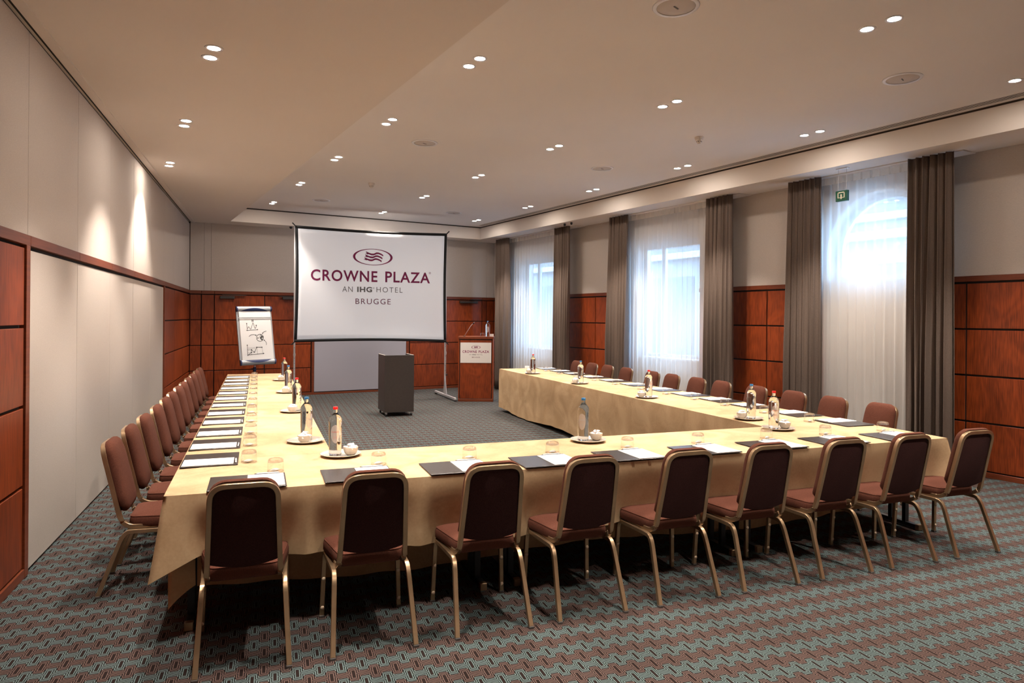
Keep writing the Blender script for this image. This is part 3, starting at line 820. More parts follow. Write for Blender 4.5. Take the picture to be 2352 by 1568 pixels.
    def outline(sc, z, zc=0.0, insy=0.0):
        r = []; y0, y1, h0, h1, c = .150, .498, .172, .213, .06
        P = []
        for cxs, cys, a0, hh in ((1, y0, -90, h0), (1, y1, 0, h1), (-1, y1, 90, h1), (-1, y0, 180, h0)):
            cc = c if cys == y1 else .045
            ox = cxs * (hh - cc); oy = cys + (cc if cys == y0 else -cc)
            for k in range(7):
                a = radians(a0 + 90 * k / 6); P.append((ox + cc * cos(a), oy + cc * sin(a)))
        ym = (y0 + y1) / 2
        return [bm.verts.new((x * (1 - (1 - sc)), ym + (y - ym) * sc, z)) for x, y in P]
    rings = [outline(.965, .386), outline(1.0, .394), outline(1.0, .425), outline(.985, .440), outline(.955, .450), outline(.80, .458), outline(.45, .464)]
    n = len(rings[0])
    for A, Bq in zip(rings, rings[1:]):
        for i in range(n): bm.faces.new((A[i], A[(i + 1) % n], Bq[(i + 1) % n], Bq[i]))
    bm.faces.new(rings[0][::-1]); cv = bm.verts.new((0, .325, .466))
    for i in range(n): bm.faces.new((rings[-1][i], rings[-1][(i + 1) % n], cv))
    bmesh.ops.recalc_face_normals(bm, faces=bm.faces)
    st = sharp(obj('seat', bm, m_seat, t, True), 45)
    bm = bmesh.new(); ym = .324
    sc = .972; P = []
    for cxs, cys, a0, hh in ((1, .150, -90, .172), (1, .498, 0, .213), (-1, .498, 90, .213), (-1, .150, 180, .172)):
        cc = .06 if cys == .498 else .045
        ox = cxs * (hh - cc); oy = cys + (cc if cys == .15 else -cc)
        for k in range(5):
            a = radians(a0 + 90 * k / 4); P.append(Vector(((ox + cc * cos(a)) * sc, ym + (oy + cc * sin(a) - ym) * sc, .4475)))
    sweep(bm, P, .0035, .0035, side=Vector((0, 0, 1)), closed=True); bmesh.ops.recalc_face_normals(bm, faces=bm.faces)
    obj('piping', bm, m_seat, st, True)
    return t
chair0 = make_chair()
used = [False]
nth = ['first', 'second', 'third', 'fourth', 'fifth', 'sixth', 'seventh', 'eighth', 'ninth', 'tenth', 'eleventh', 'twelfth']
def put_chair(u, v, rz, label, group):
    p = UV(u, v, 0.0)
    if not used[0]:
        used[0] = True; chair0.location = p; chair0.rotation_euler = (0, 0, rz); chair0['label'] = label; chair0['group'] = group
        return chair0
    return dup(chair0, p, rz, label, group)
F_U = [-.055, .551, 1.172, 1.747, 2.377, 2.971, 3.575, 4.163, 4.776]
rj = random.Random(3)
for i, u in enumerate(F_U):
    if i == 0: lb = 'brown banquet chair with its back to the camera, leftmost in the front row'
    elif i == 8: lb = 'brown banquet chair at the right end of the front row, past the table corner'
    else: lb = 'brown banquet chair, %s from the left in the front row' % nth[i]
    put_chair(u, 3.388, -BB + rj.uniform(-.012, .012), lb, 'banquet chairs along the front of the table')
L_V = [4.785, 5.33, 5.88, 6.46, 7.05, 7.55, 8.15, 8.65, 9.24, 9.83, 10.42, 10.95]
for i, v in enumerate(L_V):
    lb = 'brown banquet chair in the left row by the pale wall, %s from the camera' % nth[i]
    put_chair(-.865 + .035 * min(i, 3) / 3, v, -BB - pi / 2 + rj.uniform(-.02, .02), lb, 'banquet chairs along the left of the table')
R_V = [4.74, 5.30, 5.84, 6.43, 7.06, 7.57, 8.15, 8.65, 9.41, 10.02, 10.58, 11.19]
for i, v in enumerate(R_V):
    lb = 'brown banquet chair in the window-side row, %s from the camera' % nth[i]
    put_chair(5.43, v, -BB + pi / 2 + rj.uniform(-.02, .02), lb, 'banquet chairs along the window side of the table')

# ------------------------------------------------------------------ tables and cloths
TT = .75
def folding_table(u0, u1, v0, v1, along_u, label, group):
    """along_u: long side runs along u"""
    if along_u: Lh = (u1 - u0) / 2; Wd = (v1 - v0) / 2; rz = -BB
    else: Lh = (v1 - v0) / 2; Wd = (u1 - u0) / 2; rz = -BB + pi / 2
    t = thing('folding_table', label, 'table', UV((u0 + u1) / 2, (v0 + v1) / 2, 0), rz, group)
    obj('tabletop', B(-Lh, Lh, -Wd, Wd, TT - .030, TT - .006, bev=.003), m_case, t)
    for s in (-1, 1):
        x = s * (Lh - .10)
        bm = bmesh.new()
        for y in (-.18, -.05): box(bm, x - .018, x + .018, y - .016, y + .016, .03, TT - .03)
        y0, y1 = -.30, .12
        box(bm, x - .02, x + .02, y0, y1, .012, .04)
        lg = obj('leg', bm, m_steel, t)
        obj('end_cap', B(x - .022, x + .022, y0 - .02, y0 + .015, .0, .045, bev=.003), m_bronze, lg)
    return t
g1 = 'folding tables under the front cloth'
for (a, b_), w_ in zip(((-.43, 1.39), (1.41, 3.23), (3.25, 5.01)), ('left', 'middle', 'right')):
    folding_table(a, b_, 3.83, 4.69, True, 'black-legged folding table under the %s part of the front cloth' % w_, g1)

def rounded_run(path, r=.02):
    return path
def cloth_top(bm, u0, u1, v0, v1, z, seed, nu=None, nv=None, wave=.0012):
    nu = nu or max(2, int((u1 - u0) / .12)); nv = nv or max(2, int((v1 - v0) / .12))
    rnd = random.Random(seed); k1, k2 = rnd.uniform(0, 6), rnd.uniform(0, 6)
    g = []
    for j in range(nv + 1):
        row = []
        for i in range(nu + 1):
            u = u0 + (u1 - u0) * i / nu; v = v0 + (v1 - v0) * j / nv
            e = min(i, nu - i, j, nv - j) > 0
            dz = wave * (sin(u * 3.1 + k1 + sin(v * 2)) + sin(v * 4.3 + k2)) * .5 if e else -.0035
            row.append(bm.verts.new(UV(u, v, z + dz)))
        g.append(row)
    for j in range(nv):
        for i in range(nu): bm.faces.new((g[j][i], g[j][i + 1], g[j + 1][i + 1], g[j + 1][i]))
    return g
def skirt(bm, path, z0, drop, seed, flare=.02, amp=.018, wl=.42, corner_dip=0.0, corner_flare=0.0, nrow=9, side=1, lean=0.0, rcorner=.03, samp=.04, hem_lift=0.0, leanf=None):
    """hanging cloth: path = polyline in (u,v); side=1: outward normal is to the right of travel"""
    rnd = random.Random(seed); ph = [rnd.uniform(0, 2 * pi) for _ in range(6)]
    P = []; cd = []
    tot = []
    V2 = [Vector((a, b)) for a, b in path]
    lens = [(V2[i + 1] - V2[i]).length for i in range(len(V2) - 1)]
    for i in range(len(V2) - 1):
        n = max(1, int(lens[i] / samp)); d = (V2[i + 1] - V2[i]).normalized(); nn = Vector((d.y, -d.x)) * side
        for k in range(n + (1 if i == len(V2) - 2 else 0)):
            p = V2[i] + (V2[i + 1] - V2[i]) * k / n
            P.append([p, nn.copy()]); 
    corners = V2[1:-1]
    for q in P:
        q.append(min([(q[0] - c).length for c in corners] or [9]))
        for ci, c in enumerate(corners):
            if (q[0] - c).length < .22:
                d1 = (V2[ci + 1] - V2[ci]).normalized(); d2 = (V2[ci + 2] - V2[ci + 1]).normalized()
                bis = (Vector((d1.y, -d1.x)) * side + Vector((d2.y, -d2.x)) * side).normalized()
                k = max(0, 1 - (q[0] - c).length / .22)
                q[1] = (q[1] * (1 - k) + bis * k).normalized()
    rows = []
    s = 0
    S_ = [0]
    for a, b_ in zip(P, P[1:]): s += (b_[0] - a[0]).length; S_.append(s)
    for r in range(nrow + 1):
        t = r / nrow; row = []
        for (p, nn, dc), s in zip(P, S_):
            kc = max(0, 1 - dc / .17) ** 1.5; kl = max(0, min(1, 1.6 - dc / .35))
            hh = drop * (1 + .04 * sin(s * 2.3 + ph[0])) + corner_dip * kc - hem_lift * kl
            f = (sin(2 * pi * s / wl + ph[1] + .8 * sin(s * 1.7 + ph[2])) * .5 + .5 * sin(2 * pi * s / (wl * .61) + ph[3]))
            off = t ** 1.2 * (flare + amp * f + corner_flare * kc) + lean * (leanf(p) if leanf else 1.0) * (1 - min(1, kc * 1.6)) * (lambda q: q * q * (3 - 2 * q))(max(0, min(1, (t - .05) / .80))) + .006 * min(1, t * 6)
            q = p + nn * off
            rnd_z = -.004 * (0 if t == 0 else 1)
            row.append(bm.verts.new(UV(q.x, q.y, z0 - .0035 - hh * t)))
        rows.append(row)
    for A, Bq in zip(rows, rows[1:]):
        for i in range(len(A) - 1): bm.faces.new((A[i], A[i + 1], Bq[i + 1], Bq[i]))
ZT = TT + .001
def near_chairs(cs, axis):
    def f(p):
        d = min(abs((p.x if axis == 0 else p.y) - c) for c in cs)
        q = max(0, min(1, (.33 - d) / .13)); return .15 + .85 * q * q * (3 - 2 * q)
    return f
bm = bmesh.new()
cloth_top(bm, -.438, 5.02, 3.808, 4.70, ZT, 1)
skirt(bm, [(-.438, 4.70), (-.438, 3.808), (5.02, 3.808), (5.02, 4.70)], ZT, .385, 4, .0, .012, .9, corner_dip=.085, corner_flare=.085, side=1, samp=.02, lean=-.045, hem_lift=.05, leanf=near_chairs(F_U, 0))
skirt(bm, [(.462, 4.70), (4.028, 4.70)], ZT, .70, 5, .01, .015, .5, side=-1)
# the long side of the same cloth seen under the table, hanging almost to the floor
skirt(bm, [(-.40, 4.40), (4.86, 4.40)], .718, .675, 6, -.01, .02, .55, side=1)
bmesh.ops.remove_doubles(bm, verts=bm.verts, dist=.0008)
o = obj('tablecloth', bm, m_cloth, None, True)
tag(o, 'tan suede tablecloth over the front run of the conference table', 'tablecloth', 'tan tablecloths')
bm = bmesh.new()
cloth_top(bm, -.438, .462, 4.695, 11.44, ZT + .0008, 2)
skirt(bm, [(-.438, 4.75), (-.438, 11.44), (.462, 11.44)], ZT + .0008, .385, 7, .0, .012, .6, side=-1, lean=-.045, leanf=near_chairs(L_V, 1))
skirt(bm, [(.462, 11.44), (.462, 4.72)], ZT + .0008, .70, 8, .005, .018, .5, side=-1)
skirt(bm, [(-.425, 4.40), (-.425, 3.93), (-.30, 3.90)], .70, .44, 19, -.01, .02, .5, corner_dip=.14, corner_flare=.01, side=1, samp=.02)
o = obj('tablecloth', bm, m_cloth, None, True)
tag(o, 'tan suede tablecloth over the left run of the conference table', 'tablecloth', 'tan tablecloths')
bm = bmesh.new()
cloth_top(bm, 4.028, 5.02, 4.695, 11.51, ZT + .0008, 3)
skirt(bm, [(5.02, 4.75), (5.02, 11.47)], ZT + .0008, .385, 9, .0, .012, .6, side=1, lean=-.045, leanf=near_chairs(R_V, 1))
skirt(bm, [(5.02, 11.51), (4.028, 11.51), (4.028, 4.71)], ZT + .0008, .70, 9, .002, .012, .6, corner_dip=0.0, side=1, lean=-.02)
o = obj('tablecloth', bm, m_cloth, None, True)
tag(o, 'tan suede tablecloth over the window-side run, hanging to the carpet', 'tablecloth', 'tan tablecloths')

# ------------------------------------------------------------------ writing pads, pens, glasses, mints
ZK = ZT + .0035
me_board = bpy.data.meshes.new('writing_board'); bm = B(-.195, .195, -.16, .16, 0, .005, bev=.0015); bm.to_mesh(me_board); bm.free(); me_board.materials.append(m_leather)
me_sheet = bpy.data.meshes.new('notepad')
bm = bmesh.new(); box(bm, -.002, .186, -.150, .134, 0, .003); bm.to_mesh(me_sheet); bm.free(); me_sheet.materials.append(m_paper)
pen0 = None
def make_pen():
    t = thing('pen', '', 'pen')
    bm = bmesh.new(); tube(bm, [(-.062, 0, .0046), (-.055, 0, .0046), (.052, 0, .0046), (.062, 0, .0046)], [.0025, .0045, .0045, .002], 10)
    obj('barrel', bm, m_pen, t, True)
    bm = B(.020, .055, -.0012, .0012, .0092, .0104); obj('clip', bm, m_chrome, t)
    bm = bmesh.new(); tube(bm, [(-.074, 0, .0046), (-.062, 0, .0046)], [.0012, .0028], 8); obj('tip', bm, m_chrome, t, True)
    return t
pen0 = make_pen(); pen_used = [False]
def make_tumbler():
    t = thing('tumbler', '', 'glass')
    bm = bmesh.new(); lathe(bm, [(.0455, 0), (.0458, .004), (.0450, .040), (.0440, .054)], 32); obj('wall', bm, m_thin, t, True)
    bm = bmesh.new(); lathe(bm, [(0, .057), (.030, .0565), (.0428, .053), (.0442, .054), (.0430, .064), (.038, .071), (.030, .0735), (.012, .0725), (0, .0715)], 32); 
    bmesh.ops.recalc_face_normals(bm, faces=bm.faces)
    obj('base', bm, m_thick, t, True)
    bm = bmesh.new(); bmesh.ops.create_circle(bm, segments=32, radius=.0455); ringp = [v.co.copy() + Vector((0, 0, .0012)) for v in bm.verts]; bm.clear()
    sweep(bm, ringp, .0018, .0018, side=Vector((0, 0, 1)), closed=True); obj('rim', bm, m_thick, t, True)
    return t
tum0 = make_tumbler(); tum_used = [False]
def crumple(rx, ry, rz, seed, tips=True):
    rnd = random.Random(seed); bm = bmesh.new()
    bmesh.ops.create_icosphere(bm, subdivisions=2, radius=1)
    for v in bm.verts:
        k = 1 + rnd.uniform(-.13, .13)
        if tips and abs(v.co.x) > .8: k *= 1.35; v.co.y *= .6; v.co.z *= .5
        v.co = Vector((v.co.x * rx * k, v.co.y * ry * k, v.co.z * rz * k + rz))
        v.co.z = max(v.co.z, 0.0003)
    return bm
me_mints = []
for s in range(4):
    bm = crumple(.022, .013, .009, 50 + s); me = bpy.data.meshes.new('wrapped_mint'); bm.to_mesh(me); bm.free(); me.materials.append(m_mint if s % 2 else m_mintw); me_mints.append(me)
def setting(u, v, rz, i, where, row, dark_side, gu, gv):
    p = UV(u, v, ZK)
    o = link('writing_board', me_board); o.location = p; o.rotation_euler = (0, 0, rz)
    tag(o, 'dark writing board, %s %s' % (i, where), 'writing board', 'writing boards ' + row)
    n = link('notepad', me_sheet); n.location = UV(u, v, ZK + .0052); n.rotation_euler = (0, 0, rz)
    tag(n, 'white notepad, %s %s' % (i, where), 'notepad', 'notepads ' + row)
    R_ = Matrix.Rotation(rz, 3, 'Z'); q = p + R_ @ Vector((.105, .147, .0052))
    lb = 'slim white pen, %s %s' % (i, where)
    if not pen_used[0]:
        pen_used[0] = True; pn = pen0; pn.location = q; pn.rotation_euler = (0, 0, rz); pn['label'] = lb; pn['group'] = 'pens ' + row
    else: dup(pen0, q, rz + rj.uniform(-.03, .03), lb, 'pens ' + row)
    lb = 'upturned clear tumbler, %s %s' % (i, where)
    q = UV(gu, gv, ZK - .001)
    if not tum_used[0]:
        tum_used[0] = True; tum0.location = q; tum0['label'] = lb; tum0['group'] = 'upturned tumblers ' + row
    else: dup(tum0, q, rj.uniform(0, 3), lb, 'upturned tumblers ' + row)
    mi = link('wrapped_mint', me_mints[0]); mi.location = UV(gu - .003, gv - .012, ZK - .001); mi.rotation_euler = (0, 0, rj.uniform(-.4, .3))
    tag(mi, 'white mint under a tumbler, %s %s' % (i, where), 'mint', 'mints under tumblers ' + row)
fp = [-.047, .538, 1.12, 1.70, 2.29, 2.885, 3.46, 4.035, 4.645]
fg = [.1, .695, 1.274, 1.853, 2.424, 3.008, 3.625, 4.199, 4.803]
for i, u in enumerate(fp):
    setting(u, 3.962, -BB, nth[i], 'from the left along the front run', 'on the front run', 0, fg[i], 4.205)
lp = [4.64, 5.195, 5.745, 6.33, 6.88, 7.49, 8.08, 8.63, 9.21, 9.77, 10.28, 10.83]
lg_ = [4.52, 5.09, 5.62, 6.22, 6.80, 7.41, 7.97, 8.51, 9.09, 9.65, 10.16, 10.72]
for i, v in enumerate(lp):
    setting(-.27, v, -BB - pi / 2, nth[i], 'from the camera along the left run', 'on the left run', 0, -.048, lg_[i])
rp = [4.64, 5.215, 5.81, 6.35, 6.92, 7.52, 8.17, 8.78, 9.40, 10.05, 10.60, 11.20]
rg = [4.79, 5.37, 5.97, 6.50, 7.07, 7.65, 8.32, 8.93, 9.55, 10.2, 10.75, 11.35]
for i, v in enumerate(rp):
    setting(4.840, v, -BB + pi / 2, nth[i], 'from the camera along the window-side run', 'on the window-side run', 0, 4.60, rg[i])

# ------------------------------------------------------------------ text
def text_bm(s, width=None, height=None, off=0.0, spacing=1.0, x0=0.0, y0=0.0, depth=0.0):
    c = bpy.data.curves.new('t', 'FONT'); c.body = s; c.size = 1; c.offset = off; c.space_character = spacing; c.resolution_u = 4
    o = bpy.data.objects.new('t', c); COL.objects.link(o)
    dg = bpy.context.evaluated_depsgraph_get(); me = bpy.data.meshes.new_from_object(o.evaluated_get(dg))
    bpy.data.objects.remove(o); bpy.data.curves.remove(c)
    bm = bmesh.new(); bm.from_mesh(me); bpy.data.meshes.remove(me)
    xs = [v.co.x for v in bm.verts]; ys_ = [v.co.y for v in bm.verts]
    ax, bx, ay, by = min(xs), max(xs), min(ys_), max(ys_)
    sx = width / (bx - ax); sy = (height / (by - ay)) if height else sx
    for v in bm.verts: v.co = Vector((x0 + (v.co.x - ax) * sx, y0 + (v.co.y - ay) * sy, 0))
    return bm
def place(bm, T):
    for v in bm.verts: v.co = T @ v.co
    bmesh.ops.recalc_face_normals(bm, faces=bm.faces)
    return bm
def poly(bm, pts):
    return bm.faces.new([bm.verts.new((x, y, 0)) for x, y in pts])
def logo_emblem(cx, cy, hw, hh):
    bm = bmesh.new(); n = 64
    O = [(cx + hw * cos(2 * pi * k / n), cy + hh * sin(2 * pi * k / n)) for k in range(n)]
    I = [(cx + hw * .885 * cos(2 * pi * k / n), cy + hh * .935 * sin(2 * pi * k / n)) for k in range(n)]
    vo = [bm.verts.new((*p, 0)) for p in O]; vi = [bm.verts.new((*p, 0)) for p in I]
    for k in range(n): bm.faces.new((vo[k], vo[(k + 1) % n], vi[(k + 1) % n], vi[k]))
    c = [(-88, -60), (-72, -50), (-48, -38), (-22, -30), (4, -30), (22, -38), (38, -47), (62, -47), (92, -36), (118, -20)]
    th = [3, 8, 10, 11, 11, 11, 11, 10, 10, 10]
    sc = hw / 237.0; scy = hh / 98.0
    for r in range(3):
        dx, dy = -9 * r + 4, 36 * r - 2
        up_ = []; dn = []
        for (x, y), t_ in zip(c, th):
            up_.append(bm.verts.new((cx + (x + dx) * sc, cy - (y + dy - t_) * scy * .97, 0))); dn.append(bm.verts.new((cx + (x + dx) * sc, cy - (y + dy + t_) * scy * .97, 0)))
        for k in range(len(c) - 1): bm.faces.new((dn[k], dn[k + 1], up_[k + 1], up_[k]))
        nb = [(-94, -46), (-72, -50 + 8), (-80, -30)]
        poly(bm, [(cx + (x + dx) * sc, cy - (y + dy) * scy * .97) for x, y in ((-92, -66), (-64, -54), (-66, -38), (-88, -48), (-72, -49))])
        poly(bm, [(cx + (x + dx) * sc, cy - (y + dy) * scy * .97) for x, y in ((-98, -38), (-74, -44), (-56, -34), (-60, -27))])
    return bm
def brand_block(T, parent, k=1.0, ox=0.0, oz=0.0):
    """T maps (x, y, 0) with x along the surface, y up. coordinates in metres measured on the big screen, then scaled by k about (ox, oz)"""
    def S2(bm):
        for v in bm.verts: v.co = Vector(((v.co.x - 1.53) * k + ox, (v.co.y - 2.45) * k + oz, 0))
        return place(bm, T)
    obj('emblem', S2(logo_emblem(1.536, 2.880, .404, .168)), m_purple, parent)
    bm = text_bm('CROWNE', 1.316, .227, .018, 1.12, .313, 2.367); obj('lettering', S2(bm), m_purple, parent)
    bm = text_bm('PLAZA', .945, .223, .018, 1.12, 1.792, 2.372); obj('lettering', S2(bm), m_purple, parent)
    bm = text_bm('\u00ae', .046, .046, .0, 1, 2.712, 2.566); obj('lettering', S2(bm), m_purple, parent)
    bm = text_bm('AN', .205, .108, -.006, 1.15, .927, 2.158); obj('lettering', S2(bm), m_greyp, parent)
    bm = text_bm('IHG', .300, .110, .035, 1.12, 1.222, 2.157); obj('lettering', S2(bm), m_greyp, parent)
    bm = text_bm('\u00ae', .034, .034, 0, 1, 1.538, 2.226); obj('lettering', S2(bm), m_greyp, parent)
    bm = text_bm('HOTEL', .540, .108, -.006, 1.25, 1.613, 2.161); obj('lettering', S2(bm), m_greyp, parent)
    bm = text_bm('BRUGGE', .717, .112, -.003, 1.2, 1.190, 1.914); obj('lettering', S2(bm), m_maroon, parent)

# ------------------------------------------------------------------ projection screen
KS = 0.97
PL = Vector((3.093, 13.80, 0)) * KS; PR = Vector((6.161, 13.322, 0)) * KS
ZK_ = lambda z: 1.65 + (z - 1.65) * KS
ex = (PR - PL).normalized(); LS = (PR - PL).length
nrm = Vector((ex.y, -ex.x, 0))           # towards the camera
t = thing('projection_screen', 'large white folding projection screen with black border on aluminium legs', 'projection screen', PL, atan2(ex.y, ex.x))
def sw(a): return .012 * sin(a * 3.1 + 1) + .006 * sin(a * 7)
# fabric: slightly wavy outline
bm = bmesh.new(); NXs = 24; NZs = 16; g = []
zt = lambda s: ZK_(3.446) - .035 * sin(pi * s / LS) * .8; zb = lambda s: ZK_(1.141 + (1.124 - 1.141) * s / LS) + .030 * sin(pi * s / LS)
xlft = lambda q: .0 + .022 * sin(pi * q); xrgt = lambda q: LS - .018 * sin(pi * q)
def scr(a, b_, y=0.0):
    s = xlft(b_) + (xrgt(b_) - xlft(b_)) * a
    return Vector((s, y, zb(s) + (zt(s) - zb(s)) * b_))
def patch(a0, a1, b0, b1, y, na, nb, m, name):
    bm = bmesh.new(); g = [[bm.verts.new(scr(a0 + (a1 - a0) * i / na, b0 + (b1 - b0) * j / nb, y)) for i in range(na + 1)] for j in range(nb + 1)]
    for j in range(nb):
        for i in range(na): bm.faces.new((g[j][i], g[j][i + 1], g[j + 1][i + 1], g[j + 1][i]))
    o = obj(name, bm, m, t, True); md = o.modifiers.new('th', 'SOLIDIFY'); md.thickness = .003; md.offset = -1
    return o
ba, bb = .018, .024
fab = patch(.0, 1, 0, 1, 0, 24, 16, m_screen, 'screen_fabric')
patch(0, 1, 1 - bb, 1, -.005, 24, 1, m_blackfab, 'border')
patch(0, 1, 0, bb, -.005, 24, 1, m_blackfab, 'border')
patch(0, ba, bb, 1 - bb, -.005, 1, 16, m_blackfab, 'border')
patch(1 - ba, 1, bb, 1 - bb, -.005, 1, 16, m_blackfab, 'border')
for a, b_ in ((0, 0), (0, 1), (1, 0), (1, 1)):
    p = scr(a, b_); d = Vector(((1 if a else -1) * .045, 0, (1 if b_ else -1) * .045))
    bm = bmesh.new(); tube(bm, [p - d * .3 + Vector((0, -.008, 0)), p + d + Vector((0, -.004, 0))], .011, 8); obj('corner_strap', bm, m_blackfab, t)
for s, sgn in ((.0, -1), (LS, 1)):
    x = s + sgn * -.012
    lg = obj('leg', B(x - .017, x + .017, .016, .050, .075, ZK_(3.42), bev=.003), m_alu, t)
    for k in range(8): obj('hole', B(x - .005, x + .005, .0145, .017, .35 + k * .1, .36 + k * .1), m_black, lg)
    bm = bmesh.new(); lathe(bm, [(0, .0), (.03, .0), (.033, .012), (0, .014)], 20, T=Matrix.Translation((x, .016, .92)) @ Matrix.Rotation(radians(90), 4, 'X') @ Matrix.Diagonal((.7, 1.5, 1, 1))); obj('hinge', bm, m_alu, lg)
    bm = bmesh.new(); lathe(bm, [(0, 0), (.018, 0), (.018, .022), (0, .022)], 12, T=Matrix.Translation((x + .02, .03, .47)) @ Matrix.Rotation(radians(90), 4, 'Y')); obj('knob', bm, m_black, lg)
    ft = obj('foot_bar', B(x - .022, x + .022, -.72, .78, .028, .070, bev=.003), m_alu, t)
    for y in (-.70, .74): obj('foot_pad', B(x - .026, x + .026, y - .04, y + .04, .0, .03, bev=.004), m_black, ft)
    bm = bmesh.new(); tube(bm, [(x, -.10, .07), (x - .006, .02, .46)], .009, 8); obj('brace', bm, m_alu, lg)
    bm = bmesh.new(); tube(bm, [(x, .14, .07), (x + .006, .04, .46)], .009, 8); obj('brace', bm, m_alu, lg)
TSCR = frame(Vector((0, -.0015, 0)), Vector((1, 0, 0)), Vector((0, 0, 1)), Vector((0, -1, 0)))
brand_block(TSCR, fab, KS, 1.53 * KS, ZK_(2.45))

# ------------------------------------------------------------------ lectern
ex_l = Vector((rt.x, rt.y, 0)).normalized(); LC = Vector((6.202, 12.024, 0))
t = thing('lectern', 'cherry wood lectern with a white hotel sign on its front, beside the far window', 'lectern', LC, atan2(ex_l.y, ex_l.x))
obj('base', B(-.345, .345, -.005, .44, .0, .055, bev=.003), m_woodtrim, t)
for s in (-1, 1):
    x0, x1 = (-.345, -.325) if s < 0 else (.325, .345)
    obj('side_panel', B(x0, x1, .0, .43, .055, 1.235, bev=.002), m_wood, t)
obj('front_panel', B(-.311, .311, .0, .02, .062, 1.212, bev=.002), m_wood, t)
obj('inner_frame', B(-.324, .324, .012, .03, .055, 1.23), m_gap, t)
obj('shelf', B(-.324, .324, .03, .42, .60, .62), m_woodtrim, t)
obj('top', B(-.352, .352, -.012, .45, 1.238, 1.283, bev=.003), m_woodtrim, t)
sgn = obj('sign', B(-.305, .305, -.006, -.0005, .763, 1.163, bev=.001), m_sign_card, t)
TS = frame(Vector((0, -.0068, 0)), Vector((1, 0, 0)), Vector((0, 0, 1)), Vector((0, -1, 0)))
brand_block(TS, sgn, .216, .0, .978)
def LPt(x, y, z): return LC + ex_l * x + Vector((-ex_l.y, ex_l.x, 0)) * y + Vector((0, 0, z))
mt = thing('microphone', 'slim gooseneck microphone leaning over the lectern top', 'microphone', LPt(-.235, .10, 1.2832), atan2(ex_l.y, ex_l.x))
bm = bmesh.new(); lathe(bm, [(0, 0), (.022, 0), (.020, .008), (0, .010)], 16); obj('socket', bm, m_black, mt, True)
bm = bmesh.new(); tube(bm, smooth_path([(0, 0, .006), (.13, 0, .215), (.165, 0, .25)], .03, 5), .0045, 8); obj('gooseneck', bm, m_alu, mt, True)
bm = bmesh.new(); tube(bm, [(.165, 0, .25), (.185, 0, .265), (.20, 0, .275)], [.008, .012, .009], 10); obj('capsule', bm, m_steel, mt, True)
card = tag(obj('place_card', B(0, .085, 0, .004, 0, .05), m_sign_card), 'small grey card standing beside the bottle on the lectern', 'card'); card.location = LPt(.262, .14, 1.2832); card.rotation_euler = (0, 0, atan2(ex_l.y, ex_l.x))
dup(tum0, LPt(.125, .10, 1.2833), 0, 'upturned clear tumbler on the lectern beside the bottle', 'tumblers on the lectern')['group'] = ''
# ------------------------------------------------------------------ open trolley lectern
cf = Vector((3.902, 10.842, 0)); exc = Vector((.490, -.073, 0)).normalized()
t = thing('mobile_lectern', 'dark brown open-topped mobile stand on castors in the middle of the floor', 'stand', cf, atan2(exc.y, exc.x))
W_ = .495; D_ = .56
obj('front_board', B(0, W_, 0, .018, .07, 1.018, bev=.0015), m_case, t)
for x0, x1 in ((0, .018), (W_ - .018, W_)):
    sdp = obj('side_board', B(x0, x1, .0185, D_, .07, 1.018, bev=.0015), m_case, t)
    obj('top_edge', B(x0, x1, .019, D_, 1.0181, 1.0195), m_casein, sdp)
obj('shelf', B(.018, W_ - .018, .0185, D_ - .01, .86, .878), m_case, t)
obj('shelf', B(.018, W_ - .018, .0185, D_ - .01, .09, .108), m_case, t)
for x in (.035, W_ - .035):
    for y in (.035, D_ - .035):
        bm = bmesh.new(); lathe(bm, [(0, -.012), (.026, -.012), (.028, -.008), (.028, .008), (.026, .012), (0, .012)], 18, T=Matrix.Translation((x, y, .028)) @ Matrix.Rotation(radians(90), 4, 'Y'))
        ct = obj('castor', bm, m_black, t, True)
        obj('fork', B(x - .018, x + .018, y - .018, y + .018, .045, .07, bev=.003), m_chrome, ct)

# ------------------------------------------------------------------ flip chart
d0 = 13.0
cpx = (588 - 1176) / FPX
FC = Vector((0, 0, 0)) + fw * d0 + Vector((rt.x, rt.y, 0)) * (cpx * d0); FC.z = 0
a_f = atan2(rt.y, rt.x) + .72
t = thing('flip_chart', 'silver and navy flip chart with hand-drawn graphs on its paper', 'flip chart', FC, a_f)
tilt = radians(11)
TF = Matrix.Translation((0, 0, 1.30)) @ Matrix.Rotation(-tilt, 4, 'X') @ Matrix.Rotation(radians(-1.0), 4, 'Y')
HW, HT = .316, .53
def fbx(name, m, x0, x1, y0, y1, z0, z1, par=t, bev=.002): return obj(name, B(x0, x1, y0, y1, z0, z1, bev=bev, T=TF), m, par)
fbx('board', m_silver, -HW, HW, .0, .02, -HT, HT)
fbx('side_rail', m_silver, -HW - .022, -HW, .0, .035, -HT, HT - .02)
fbx('side_rail', m_silver, HW, HW + .018, .0, .035, -HT, HT - .02)
pad = fbx('paper_pad', m_paper, -HW + .022, HW - .012, -.012, -.001, -HT + .04, HT - .10)
fbx('folded_sheet', m_paper, -HW + .02, HW - .012, -.020, -.0125, HT - .235, HT - .05)
fbx('clamp_bar', m_silver, -HW, HW, -.024, -.0205, HT - .215, HT - .195, bev=.001)
